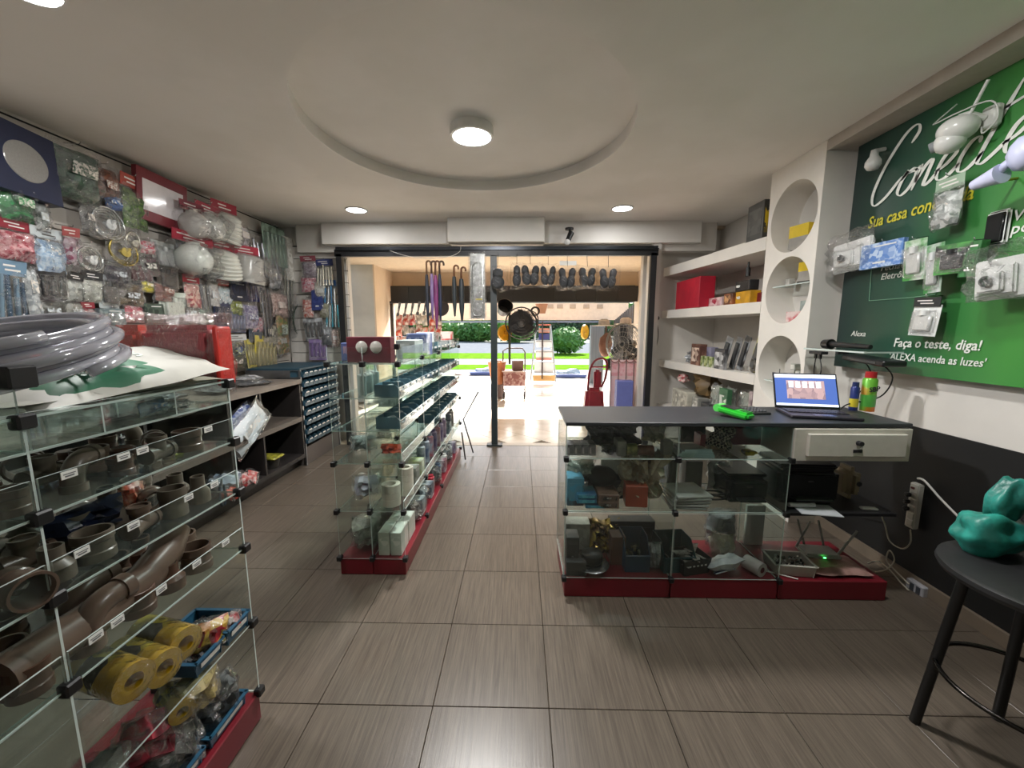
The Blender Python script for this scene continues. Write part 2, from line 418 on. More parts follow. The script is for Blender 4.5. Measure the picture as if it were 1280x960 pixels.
# diagonal tiles
TS = .42; D = TS/math.sqrt(2)*2; t0 = None
for i in range(-7, 8):
    for j in range(0, 26):
        x = i*D+(D/2 if j % 2 else 0); y = 5.2+j*D/2
        if y > 12.0 or abs(x) > 3.0: continue
        if y > 8.6 and t0 is not None and j % 1 == 0 and abs(x) > 3.2: continue
        if t0 is None: t0 = ob('floor_tile', MB().box((0, 0, 0), (TS-.006, TS-.006, .014), rot=(0, 0, R(45))), vt, vf, (x, y, -.0145))
        else:
            q = t0.copy(); q.location = (x, y, -.0145); COL.objects.link(q)
S('threshold', MB().box((-.3, 4.985, -.004), (4.6, .12, .012)), mt('b5a894', .4), label='pale stone sill under the door frame')
beige = mt('d8c4ac', .8, sc_=2); greyw = mt('b9bab5', .8, c2='b0b1ad', sc_=2)
S('ceiling_veranda', MB().box((0, 7.2, 2.79), (7, 4.0, .08)), mt('cdbba4', .85), label='cream ceiling of the veranda')
S('wall_veranda_left', MB().box((-3.6, 7.9+.6, 1.4), (1.4, 1.2, 2.8)).box((-4.0, 6.5, 1.4), (.1, 3.0, 2.8)), greyw, label='grey block wall seen through the entrance')
S('trim_2', MB().box((-2.89, 8.5, 1.4), (.03, 1.22, 2.8)), beige, label='beige side face of the grey block wall')
S('wall_veranda_right', MB().box((2.75, 7.2, 1.4), (.3, 4.0, 2.8)), beige, label='beige veranda side wall behind the pedestal fan')
S('wall_veranda_top', MB().box((-.1, 9.08, 2.6), (5.8, .12, .36)), beige, label='beige wall strip above the shutter box')
sb = S('shutter_box', MB().box((-.2, 9.0, 2.26), (5.45, .3, .36), bev=.01), mt('121518', .45), label='dark rolled shutter box spanning the veranda opening')
for k in range(12):
    ob('panel', MB().box((-2.7+k*.46, 8.845, 2.26), (.44, .012, .33)), mt('181b1f', .4), sb)
fas = S('fascia', MB().box((-.4, 11.55, 2.0), (7.0, .12, .5)).box((-.4, 11.5, 1.76), (7.0, .05, .02)), mt('e2c9ae', .8), label='cream outer fascia hanging above the driveway')
for k, px in enumerate((688, 700, 716, 733, 750)):
    p = oy(px, 383, 11.47); ob('vent', MB().box((p.x, 11.475, p.z), (.17, .03, .12), bev=.006), mt('b59c82', .7), fas)
S('trim_3', MB().box((-.6, 11.5, 1.70), (6.4, .06, .05)), mt('6b7280', .5), label='grey edge strip under the cream fascia')
S('gate_post', MB().box((2.13, 11.0, .8), (.36, .2, 1.6)), mt('6f767c', .5, c2='666d73', sc_=3, st=(8, 1, .3)), label='grey sheet metal gate post at the driveway')
gt = S('gate', MB().box((2.62, 10.1, 1.22), (.05, 1.9, .06)).box((2.62, 10.1, .15), (.05, 1.9, .06)), mt('4a4440', .6), label='dark slatted side gate with sloping top')
for k in range(13):
    y = 9.2+k*.145; h = 2.0-.32*k/12
    ob('slat', MB().box((2.6, y, h/2+.05), (.04, .085, h)), mt('463f3d', .6), gt)
S('pavement', MB().box((0, 13.2, -.05), (60, 3.2, .07)), matte('85827c'), label='pale driveway and pavement beyond the veranda')
grass = matte('50701f', c2='446219')
S('lawn', MB().box((0, 15.6, -.05), (70, 2.0, .09)), grass, label='bright grass strip beside the pavement')
S('footpath', MB().box((0, 18.3, -.06), (80, 3.6, .07)), matte('85827c'), label='pale footpath between grass strips')
S('lawn', MB().box((0, 22.3, -.055), (90, 4.6, .09)), grass, label='wide grass strip before the road')
S('road', MB().box((0, 34, -.07), (140, 19, .07)), matte('5e6164', c2='595c60'), label='grey asphalt road')
S('lawn', MB().box((0, 66, -.06), (200, 46, .09)), matte('7c7c74'), label='pale park ground under the trees across the road')
def leafy(seed, c, r, n, sz, m=None):
    rnd = random.Random(seed); m = m or MB()
    for _ in range(n):
        d = Vector((rnd.gauss(0, 1), rnd.gauss(0, 1), rnd.gauss(0, 1))).normalized()
        k = 1-.28*rnd.random()**2; k *= 1+.18*noise.noise(d*2.2+Vector((seed, 0, 0)))
        p = Vector(c)+Vector((d.x*r[0], d.y*r[1], d.z*r[2]))*k
        u = Vector((rnd.uniform(-1, 1), rnd.uniform(-1, 1), rnd.uniform(-1, 1))).normalized(); w = u.orthogonal().normalized()
        s_ = sz*rnd.uniform(.6, 1.3); v = [p+u*s_, p+w*s_*.55, p-u*s_, p-w*s_*.55]
        m.b.faces.new([m.b.verts.new(x) for x in v])
    return m
gl = [mt('5c8238', .7, c2='466e2c', sc_=1.5), mt('45643f', .7, c2='364f36', sc_=1.5), mt('6b903e', .7, c2='527a32', sc_=1.5)]
def tree(label, x, y, h, r, th, gi, seed, n=900, sz=.22, cat='tree', nm='tree'):
    t = T(nm, label, cat, (x, y, 0), group=None)
    tm = MB().tube([(0, 0, -.03), (.05, 0, th*.5), (-.05, 0, th), (0, 0, h-r[2])], [.16, .13, .11, .07], 8)
    for k in range(3):
        a = seed+k*2.1; tm.tube([(0, 0, th*.8), (math.cos(a)*r[0]*.35, math.sin(a)*r[1]*.3, th+.5*r[2]), (math.cos(a)*r[0]*.6, math.sin(a)*r[1]*.5, h-r[2]*.8)], [.08, .06, .03], 6)
    ob('trunk', tm, mt('4e4238', .9), t, smooth=True)
    m = leafy(seed, (0, 0, h-r[2]), r, n, sz); m.sph((0, 0, h-r[2]), (r[0]*.78, r[1]*.78, r[2]*.72), sub=3, nz=.25, seed=seed)
    ob('foliage', m, gl[gi], t)
    return t
for i, (px, d, h, rx_, rz_, th, gi, lb) in enumerate([
    (572, 50, 2.7, 3.0, 1.5, .9, 2, 'round light green tree nearest the hanging umbrellas'), (598, 47, 2.6, 2.4, 1.3, 1.0, 0, 'clipped green tree beside the door post'),
    (642, 44, 2.5, 2.2, 1.2, .7, 2, 'pale green tree behind the hand cart'), (657, 52, 2.5, 2.0, 1.2, .8, 1, 'dark tree between the cart and the ladder'),
    (697, 62, 6.5, 5.0, 2.6, 3.0, 1, 'tall dark park tree beyond the ladder'), (735, 66, 7.0, 5.5, 2.8, 3.2, 1, 'tall dark park tree beside the gate post'),
    (620, 74, 7.5, 6.5, 3.2, 3.0, 1, 'tall blue green tree behind the clipped tree'), (560, 72, 7.0, 6.0, 3.0, 2.8, 0, 'tall tree behind the umbrellas'),
    (500, 70, 7.0, 6.0, 3.0, 2.8, 1, 'tall tree far along the road past the hanging goods'), (545, 58, 4.2, 3.2, 1.8, 1.2, 2, 'light tree beside the tool counter'), (780, 70, 7.5, 6.0, 3.0, 2.8, 0, 'tall tree hidden partly by the gate'),
    (670, 78, 8.0, 6.0, 3.3, 3.0, 1, 'tall dark tree straight behind the ladder')]):
    q = ray(px, 420); tree(lb, q.x/q.y*d, d, h, (rx_, rx_*.9, rz_), th, gi, i+3, n=1100, sz=.3)
q = ray(707, 428); bs = T('round_bush', 'round clipped green bush on the grass before the road', 'bush', (q.x/q.y*24, 24, 0))
m = leafy(50, (0, 0, .82), (1.15, 1.0, .78), 1300, .12); m.sph((0, 0, .82), (.95, .85, .64), sub=3, nz=.2)
ob('foliage', m, gl[0], bs); ob('stem', MB().cyl((0, 0, -.02), (0, 0, .4), .06), mt('4e4238', .9), bs)
S('house_row', MB().box((0, 96, 2.2), (150, 4, 4.4)), mt('c9cac4', .8, c2='b5b9b3', sc_=.4), label='pale buildings beyond the park')
hd = ob('hedge_row', leafy(77, (0, 88, 3.2), (70, 2, 4.2), 9000, .9), gl[1], kind='stuff', label='dense dark green tree line across the park', cat='hedge')
# ================================================================ FURNITURE
GM = [GLASS, GEDGE]
def clampmb(m, x, y, z, s=.034): m.box((x, y, z), (s*.8, s, s*.9), bev=.004)
# ---- stepped glass shelving in the near corner (front face x=-1.0, end y=1.31)
nc = T('glass_display_shelving', 'long glass shelving unit full of brown pipe fittings with red plinth', 'display case', (-1.2, .6, 0))
def L(x, y, z): return (x+1.2, y-.6, z)
SH = [.41, .71, .925, 1.11]
YE = [-.37, .19, .75, 1.31]
ob('plinth', MB().box(L(-1.215, .47, .06), (.43, 1.68, .112), bev=.004), REDB, nc, label='dark red plinth')
for a, b in zip(YE, YE[1:]):
    for z in SH+[1.25]:
        ob('shelf', MB().pane(L(-1.2, (a+b)/2, z), (.4, b-a-.006, .006)), GM, nc)
    for z in [.71, .925, 1.11, 1.25]:
        ob('front_fence', MB().pane(L(-1.0, (a+b)/2, z+.042), (.005, b-a-.012, .08)), GM, nc)
    ob('back_panel', MB().pane(L(-1.405, (a+b)/2, .7), (.005, b-a-.006, 1.2)), GM, nc)
for a, b in zip(YE, YE[1:]): ob('top_shelf', MB().pane(L(-1.2, (a+b)/2, 1.322), (.4, b-a-.006, .006)), GM, nc)
for y in YE[1:]:
    ob('side_panel', MB().pane(L(-1.2, y, .72), (.4, .005, 1.2)), GM, nc)
for y in (.90, 1.10): ob('divider', MB().pane(L(-1.2, y, 1.285), (.4, .004, .066)), GM, nc)
for y in YE[1:]:
    for z in [.12]+SH+[1.315]:
        m = MB(); clampmb(m, 0, 0, 0); ob('clamp', m, BLACK, nc, L(-1.0, y, z))
        m = MB(); clampmb(m, 0, 0, 0); ob('clamp', m, BLACK, nc, L(-1.4, y, z))
m = MB(); clampmb(m, 0, 0, 0, .05); ob('clamp', m, BLACK, nc, L(-1.0, .75, 1.405)); ob('top_fence', MB().pane(L(-1.0, .47, 1.36), (.005, .55, .085)), GM, nc)
rnd = random.Random(4)
for z in (.71, .925, 1.11, 1.25):
    for a, b in zip(YE, YE[1:]):
        y = a+.06
        while y < b-.06:
            if rnd.random() < (.85 if z < 1.2 else .1):
                tg = ob('price_tag', MB().box((0, 0, 0), (.002, .032, .017)), LAB, nc, L(-.9955, y, z+.072))
                ob('print', MB().box((.0013, 0, .002), (.0006, .024, .002)).box((.0013, 0, -.003), (.0006, .018, .003)), mt('6a6a6e', .7), tg)
            y += rnd.choice((.05, .05, .12, .17))
# ---- brown pipe fittings
def ring(r, r2, h):
    return MB().lathe([(r*.86, 0), (r, 0), (r, h*.3), (r*.93, h*.34), (r*.93, h*.66), (r, h*.7), (r, h), (r*.86, h), (r*.86, 0)], n=22)
def fit_coupling(r, h): return ring(r, r, h)
def fit_reducer(r, h): return MB().lathe([(r*.88, 0), (r, 0), (r, h*.4), (r*.62, h*.6), (r*.62, h), (r*.52, h), (r*.52, h*.5), (r*.88, h*.3), (r*.88, 0)], n=22)
def fit_elbow(r, h):
    m = MB(); P = arc((h*.55, 0, 0), h*.55, 180, 90, 7); P = [(p[0], p[1], p[2]+r*1.0) for p in P]
    m.tube([(0, 0, r*.3)]+P+[(h*.9, 0, P[-1][2])], r*.86, 16)
    m.lathe([(r*.86, 0), (r, 0), (r, r*.75), (r*.84, r*.75)], n=18)
    m.lathe([(r*.84, 0), (r, 0), (r, r*.75), (r*.8, r*.75), (r*.8, r*.2), (0, r*.2)], (h*.75, 0, P[-1][2]), 18, (0, R(90), 0)); return m
def fit_tee(r, h):
    m = MB().cyl((0, -h*.5, r), (0, h*.5, r), r*.84, n=18).cyl((0, 0, r), (0, 0, r+h*.5), r*.84, n=18)
    for s_ in (-1, 1): m.lathe([(r*.84, 0), (r*.84, r*.5), (r, r*.5), (r, 0), (r*.8, -.001), (r*.8, r*.15), (0, r*.15)], (0, s_*h*.5, r), 18, (R(90*s_), 0, 0))
    m.lathe([(r*.8, 0), (r, 0), (r, r*.6), (r*.82, r*.6), (r*.82, r*.3), (0, r*.3)], (0, 0, r+h*.4), 18); return m
def fit_cap(r, h): return MB().lathe([(0, h), (r*.8, h), (r, h*.85), (r, 0), (r*.9, 0), (r*.9, h*.7), (0, h*.75)], n=22)
KF = {'coupling': fit_coupling, 'reducer': fit_reducer, 'elbow': fit_elbow, 'tee': fit_tee, 'bushing': fit_cap}
ORD = ['first', 'second', 'third', 'fourth', 'fifth', 'sixth', 'seventh', 'eighth', 'ninth', 'tenth', 'eleventh', 'twelfth', 'thirteenth', 'fourteenth', 'fifteenth', 'sixteenth', 'seventeenth', 'eighteenth', 'nineteenth', 'twentieth', 'last but one', 'last']
later = []
protos = {}
PVCS = [PVC, mt('5b4236', .3), mt('6d6459', .35, c2='5c544a')]
def fitting(k, r, h, x, y, z, rz, lab, grp, rot=None, mi=0):
    key = (k, r, h, mi)
    if key not in protos:
        o = ob('pipe_'+k, KF[k](r, h), PVCS[mi], loc=(x, y, z), rot=rot or (0, 0, rz), smooth=True); protos[key] = o
    else:
        o = protos[key].copy(); COL.objects.link(o); o.location = (x, y, z); o.rotation_euler = rot or (0, 0, rz)
    return tag(o, lab, 'pipe fitting', grp)
rows = {.41: ('lowest', ), .71: ('third',), .925: ('second',), 1.11: ('upper',)}
spec = {
 1.11: [('coupling', .042, .07, 0), ('bushing', .038, .05, 1), ('coupling', .05, .08, 0), ('tee', .032, .11, 2), ('coupling', .036, .06, 1), ('elbow', .033, .1, 2)],
 .925: [('reducer', .045, .1, 2), ('coupling', .05, .1, 0), ('reducer', .04, .11, 2), ('coupling', .045, .11, 2), ('tee', .034, .12, 0), ('coupling', .052, .09, 2)],
 .71: [('coupling', .052, .085, 1), ('elbow', .045, .14, 0), ('coupling', .047, .09, 1), ('tee', .044, .15, 1), ('coupling', .055, .1, 0), ('reducer', .05, .1, 1)],
 .41: [('tee', .05, .17, 1), ('elbow', .05, .15, 1), ('coupling', .055, .1, 0)]}
nmz = {1.11: 'uppermost shelf', .925: 'second shelf', .71: 'third shelf', .41: 'lowest shelf'}
for z, ks in spec.items():
    i = 0
    for xr, rn in ((-1.07, 'front'), (-1.18, 'middle'), (-1.30, 'back')):
        row = []
        y = -.25 if xr < -1.1 else -.28
        while y < (1.26 if z > .5 else .55):
            k, r, h, mi = ks[(i*5+int(xr*-10)) % len(ks)]; r *= .78; h *= .8; i += 1
            lie = rnd.random() < (.35 if k == 'coupling' else 0)
            lab = 'x'; grp = 'brown pipe fittings on %s' % nmz[z]
            zz = z+.0035
            ext = h*.55 if k == 'tee' else h*.6 if k == 'elbow' else r
            if lie: f_ = fitting(k, r, h, xr, y+h*.5, zz+r, 0, lab, grp, (R(90), 0, R(rnd.uniform(-25, 25)+ 70)), mi)
            else: f_ = fitting(k, r, h, xr, y+ext*.6, zz, R(rnd.choice((-90, 90, -70, 110))) if k == 'elbow' else R(rnd.uniform(-15, 15)), lab, grp, None, mi)
            row.append((f_, k, lie))
            y += max(2*r, ext*1.9, .07)+rnd.uniform(.012, .04)
        for n_, (f_, k, lie) in enumerate(row[::-1]):
            f_['label'] = '%s pipe %s, %s from the far end, %s row, %s' % ('tipped brown' if lie else 'brown', k, ORD[n_], rn, nmz[z])
bend = ob('pipe_bend', MB().tube([Vector((0, -.28, .055)), (0, -.1, .055), (.0, .04, .065), (-.02, .14, .09), (-.05, .2, .13)], [.05, .047, .047, .047, .05], 18), PVC, smooth=True, loc=(-1.09, .98, .7135))
tag(bend, 'long brown sweep bend lying across the third shelf', 'pipe fitting')
# ---- dark wooden unit along the hanging goods wall
WD = mt('2c2827', .5, c2='262322', sc_=3, st=(1, 6, 1)); WT = mt('7d746b', .5, c2='70675f', sc_=3, st=(4, 1, 1))
du = T('wall_counter', 'long dark open cabinet with a pale edged top under the hanging goods', 'cabinet', (-2.68, 2.2, 0))
def L(x, y, z): return (x+2.68, y-2.2, z)
ob('worktop', MB().box(L(-2.665, 2.05, .945), (.66, 4.1, .045)), WT, du, label='grey brown worktop')
ob('shelf', MB().box(L(-2.665, 2.05, .54), (.64, 4.08, .045)), mt('5d564f', .5), du); ob('bottom_board', MB().box(L(-2.665, 2.05, .13), (.64, 4.08, .04)), WD, du)
ob('kick_board', MB().box(L(-2.45, 2.05, .055), (.03, 4.08, .11)), WD, du)
ob('back_board', MB().box(L(-2.99, 2.05, .52), (.02, 4.08, .83)), mt('1e1c1c', .6), du)
for y in (.02, .8, 1.6, 2.35, 3.05, 3.45, 4.09): ob('partition', MB().box(L(-2.665, y, .52), (.63, .022, .8)), WD, du)
# ---- rack of blue bins beyond it
rk = T('bin_rack', 'steel rack holding rows of small blue parts bins', 'rack', (-2.4, 4.5, 0))
def L(x, y, z): return (x+2.4, y-4.5, z)
RY0, RY1 = 4.13, 4.93
for y in (RY0, RY1): ob('upright', MB().box(L(-2.36, y, .53), (.02, .02, 1.06)), STEEL, rk); ob('side_panel', MB().box(L(-2.66, y+.012, .53), (.6, .006, 1.06)), STEEL, rk)
ob('top_board', MB().box(L(-2.66, 4.53, 1.07), (.62, .84, .02)), mt('1c4152', .5), rk)
ob('base', MB().box(L(-2.66, 4.53, .1), (.6, .8, .2)), mt('5a5450', .5), rk)
binp = None
ordn = ['top', 'second', 'third', 'fourth', 'fifth', 'sixth', 'seventh', 'lowest']
def bin_mb(w, d, h, t=.004):
    m = MB(); P = [(-d/2, 0), (d/2, 0), (d/2, h*.55), (d/2-h*.35, h), (-d/2, h)]
    for s_ in (-1, 1): m.prism([(x, z) for x, z in P], s_*w/2-t/2, s_*w/2+t/2, Matrix(((1, 0, 0, 0), (0, 0, 1, 0), (0, 1, 0, 0), (0, 0, 0, 1))))
    m.box((0, 0, t/2), (d, w, t)).box((-d/2, 0, h/2), (t, w, h)).box((d/2, 0, h*.27), (t, w, h*.55))
    m.box((d/2+.006, 0, h*.53), (.012, w, .006)); return m
for r_ in range(8):
    zz = .985-r_*.105
    ob('shelf_rail', MB().box(L(-2.42, 4.53, zz-.008), (.1, .8, .006)), STEEL, rk)
    for c_ in range(8):
        y = 4.185+c_*.098
        lab = 'small blue parts bin, %s from the near end, %s row of the rack' % (ORD[c_], ordn[r_])
        if binp is None:
            binp = T('parts_bin', lab, 'bin', (-2.40, y, zz-.004), group='blue bins, %s row of the rack' % ordn[r_])
            ob('tray', bin_mb(.09, .14, .07), BINB, binp)
            ob('label_strip', MB().box((.0835, 0, .048), (.002, .06, .012)), LAB, binp)
            ob('hardware', MB().sph((-.01, 0, .03), (.05, .035, .028), nz=.6, sub=2, fz=14), mt('9aa0a2', .35, .6, sc_=60), binp)
        else: dup(binp, (-2.40, y, zz-.004), 0, lab, 'blue bins, %s row of the rack' % ordn[r_])
# ---- middle double-sided glass case
cc = T('glass_display_case', 'tall double glass display case standing in the middle aisle on a red plinth', 'display case', (-.9, 3.3, 0))
def L(x, y, z): return (x+.9, y-3.3, z)
CX0, CX1 = -1.10, -.695; CYS = [2.21, 2.77, 3.33, 3.89, 4.45]
for k in range(2):
    ob('plinth', MB().box(L(CX0+.1+.204*k, 3.33, .055), (.2, 2.24, .11), bev=.004), REDB, cc, label='dark red plinth half')
SC = [.41, .708, .905, 1.10, 1.30]
for a, b in zip(CYS, CYS[1:]):
    for z in SC:
        for k in range(2): ob('shelf', MB().pane(L(CX0+.101+.203*k, (a+b)/2, z), (.2, b-a-.006, .006)), GM, cc)
    ob('middle_panel', MB().pane(L(-.898, (a+b)/2, .7), (.004, b-a-.01, 1.19)), GM, cc)
    ob('top_fence', MB().pane(L(CX1, (a+b)/2, 1.35), (.004, b-a-.01, .09)), GM, cc)
    for z in (.41, .708, .905, 1.10): ob('front_fence', MB().pane(L(CX1, (a+b)/2, z+.035), (.004, b-a-.01, .06)), GM, cc)
for y in CYS:
    for k in range(2): ob('side_panel', MB().pane(L(CX0+.101+.203*k, y, .7), (.2, .005, 1.19)), GM, cc)
for x in (CX0, -.898, CX1):
    for y in (CYS[0], CYS[1], CYS[2], CYS[4]):
        for z in (.11, .41, .708, 1.30):
            m = MB(); clampmb(m, 0, 0, 0, .036); ob('clamp', m, BLACK, cc, L(x, y-.003, z))
m = MB(); clampmb(m, 0, 0, 0, .036); ob('clamp', m, BLACK, cc, L(CX1, CYS[0], 1.40))
for k in range(2): ob('top_fence', MB().pane(L(CX0+.101+.203*k, CYS[0], 1.35), (.2, .004, .09)), GM, cc)
# ---- service counter
co = T('service_counter', 'glass front service counter with grey top and dark red plinth', 'counter', (1.14, 2.25, 0))
def L(x, y, z): return (x-1.14, y-2.25, z)
KX = [.25, .846, 1.442, 2.04]; KY0, KY1 = 2.035, 2.45
for a, b in zip(KX, KX[1:]):
    ob('plinth', MB().box(L((a+b)/2, 2.245, .057), (b-a-.006, .42, .114), bev=.004), REDB, co, label='dark red plinth section')
    if a < 1.4: ob('shelf', MB().pane(L((a+b)/2, 2.245, .507), (b-a-.006, .41, .006)), GM, co)
    else: ob('board_shelf', MB().box(L((a+b)/2, 2.245, .502), (b-a-.006, .41, .016)), mt('1c1c1f', .4), co, label='black board shelf')
    ob('shelf', MB().pane(L((a+b)/2, 2.245, .808), (b-a-.006, .41, .006)), GM, co) if a < 1.4 else None
    if a < 1.4: ob('front_glass', MB().pane(L((a+b)/2, KY0, .902), (b-a-.008, .005, .18)), GM, co)
    if a < 1.4: ob('front_glass', MB().pane(L((a+b)/2, KY0, .66), (b-a-.008, .005, .295)), GM, co)
    ob('front_glass', MB().pane(L((a+b)/2, KY0, .31), (b-a-.008, .005, .385)), GM, co) if a < 1.0 else None
for x in KX[:3]: ob('side_panel', MB().pane(L(x, 2.245, .55), (.006, .41, .87)), GM, co)
for x in KX[:3]:
    for z in (.114, .507, .808):
        m = MB(); clampmb(m, 0, 0, 0, .034); ob('clamp', m, BLACK, co, L(x, KY0-.003, z))
ob('countertop', MB().box(L(1.145, 2.25, 1.0), (1.80, .44, .022), bev=.003), mt('33363a', .42, c2='2f3236', sc_=4), co, label='dark grey countertop')
ob('inner_panel', MB().box(L(1.335, 2.30, .9), (.2, .012, .17)), mt('6b1a28', .35), co, label='dark red inner panel')
# drawer under the counter end
dr = T('drawer_unit', 'white drawer box with a small lock hung beneath the counter end', 'drawer', (1.74, 2.2, .81))
ob('body', MB().box((0, .03, .087), (.6, .42, .174), bev=.003), mt('cfcac0', .5), dr)
fr_ = ob('drawer', MB().box((.01, -.19, .09), (.5, .02, .12), bev=.003), mt('d6d1c8', .5), dr)
ob('knob', MB().cyl((.01, -.2, .105), (.01, -.222, .105), .013, n=16), DARK, fr_)
ob('lock_plate', MB().box((.01, -.203, .062), (.045, .004, .016)), DARK, fr_)
ob('key', MB().tube([(.012, -.21, .1), (.022, -.215, .088), (.014, -.208, .074)], .002, 6), CHROME, fr_)
# ---- stool
stl = T('bar_stool', 'round black bar stool with a metal ring footrest', 'stool', (1.70, 1.19, 0))
ob('seat', MB().lathe([(0, .705), (.235, .705), (.25, .698), (.253, .685), (.245, .67), (0, .665)], n=44), mt('151516', .5, c2='19191b', sc_=20, bump=.05), stl, smooth=True)
for a in (138, 48, -42, -132):
    c_, s_ = math.cos(R(a)), math.sin(R(a))
    ob('leg', MB().cyl((c_*.235, s_*.235, 0), (c_*.17, s_*.17, .67), .0165, n=14), mt('141414', .4), stl, smooth=True)
ob('footrest', MB().tube(arc((0, 0, .29), .212, 0, 350, 40, 'xy')[:40], .008, 8, closed=True), mt('3a3836', .25, 1.), stl, smooth=2)
tag(ob('baseboard_note', MB().box((0, 0, 0), (.001, .001, .001)), DARK), None) if False else None
# ---- green board
BX = 2.27
BG = bpy.data.materials.new('green_print'); BG.use_nodes = True
_n = BG.node_tree.nodes; _l = BG.node_tree.links; _b = _n['Principled BSDF']; _b.inputs['Roughness'].default_value = .35
_tc = _n.new('ShaderNodeTexCoord'); _se = _n.new('ShaderNodeSeparateXYZ'); _rp = _n.new('ShaderNodeValToRGB'); _mr = _n.new('ShaderNodeMapRange')
_l.new(_tc.outputs['Object'], _se.inputs[0]); _l.new(_se.outputs['Y'], _mr.inputs[0]); _mr.inputs[1].default_value = 1.05; _mr.inputs[2].default_value = -.6
_l.new(_mr.outputs[0], _rp.inputs[0]); _l.new(_rp.outputs[0], _b.inputs['Base Color'])
_rp.color_ramp.elements[0].color = lin('22302f'); _rp.color_ramp.elements[1].color = lin('3f8a3a'); _rp.color_ramp.elements[1].position = .62
_e = _rp.color_ramp.elements.new(.28); _e.color = lin('1f4a3a')
gb = T('green_sign_board', 'large green printed advertising board above the counter', 'sign', (BX, 1.85, 1.235))
ob('panel', MB().box((.012, -.2, .75), (.022, 2.45, 1.5)), BG, gb)
WH = mt('e9ece6', .5); YL = mt('d8cf3a', .5)
def bt(body, px, py, size, mat, shear=.2, bold=.0, sx=1, par=None):
    p = ox(px, py, BX); return text(body, size, mat, par or gb, (-.003, p.y-1.85, p.z-1.235), FX, shear, bold, .0008, sx=sx)
# the hand drawn headline
def ribbon(m, P, w0, w1, cur=True):
    P = smooth_path([Vector((x, y, 0)) for x, y in P], 6); N = len(P); L_ = []
    for i, p in enumerate(P):
        t = (P[min(i+1, N-1)]-P[max(i-1, 0)]).normalized()
        down = abs(t.x*.45+t.y*.9); w = (w0+(w1-w0)*down**1.5)*(min(1, .35+min(i, N-1-i)/4))
        nn = Vector((-t.y, t.x, 0))*w/2
        L_.append((m.b.verts.new(p+nn), m.b.verts.new(p-nn)))
    for a, b in zip(L_, L_[1:]): m.b.faces.new((a[0], a[1], b[1], b[0]))
hl = MB()
ST0 = [[(1.05, 1.5), (1.2, 1.75), (1.05, 1.98), (.7, 1.85), (.3, 1.2), (.12, .45), (.3, .02), (.7, .15), (1.1, .6)],
      [(1.1, .6), (1.28, .88), (1.15, .6), (1.12, .2), (1.28, .02), (1.5, .2), (1.6, .6), (1.5, .88), (1.3, .8), (1.5, .78), (1.72, .86)],
      [(1.72, .9), (1.62, .05)], [(1.66, .3), (1.85, .8), (2.02, .9), (2.0, .5), (1.98, .08), (2.15, .12), (2.3, .35)],
      [(2.22, .38), (2.5, .5), (2.7, .78), (2.58, .97), (2.38, .8), (2.3, .4), (2.4, .06), (2.65, .05), (2.9, .35)],
      [(3.28, .74), (3.22, .95), (3.02, .88), (2.88, .45), (2.96, .06), (3.2, .05), (3.46, .4)],
      [(3.78, 1.95), (3.5, .9), (3.4, .2), (3.52, .02), (3.75, .2), (3.95, .45)], [(3.3, 1.28), (3.6, 1.36), (4.15, 1.45)],
      [(3.88, .38), (4.16, .5), (4.36, .78), (4.24, .97), (4.04, .8), (3.96, .4), (4.06, .06), (4.31, .05), (4.62, .4)]]
ST = [ST0[0]]+[[(x, y*(.78 if y < 1.2 else .86)) for x, y in s_] for s_ in ST0[1:]]
for s_ in ST: ribbon(hl, [(x+.3*y, y) for x, y in s_], .03, .12)
p0 = ox(1083, 262, BX); p1 = ox(1262, 205, BX); ln = .183
ho = ob('lettering', hl, WH, gb, (-.004, p0.y-1.85, p0.z-1.235), (R(90), R(-2.5), R(-90))); ho.scale = (ln, ln*1.02, 1)
bt('Sua casa conectada', 1085, 286, .1, YL, .15, .0012, .78)
bt('Alexa', 1064, 420, .05, WH, .2); bt('Faça o teste, diga!', 1117, 433, .072, WH, .15, .001, .88); bt("'ALEXA acenda as luzes'", 1111, 449, .06, WH, .12, .0005, .86)
bt('Fechadura', 1101, 339, .055, WH, .2); bt('Eletrônica', 1101, 350, .055, WH, .2)
bt('Vídeo', 1265, 277, .07, WH, .15, .0008); bt('porteiro', 1263, 293, .07, WH, .15, .0008)
# printed outlines on the board
ob('printed_outline', MB().tube([(-.003, ox(a, b, BX).y-1.85, ox(a, b, BX).z-1.235) for a, b in ((1090, 335), (1087, 376), (1140, 372), (1170, 368), (1176, 350))], .0022, 6), mt('79a88c', .6), gb)
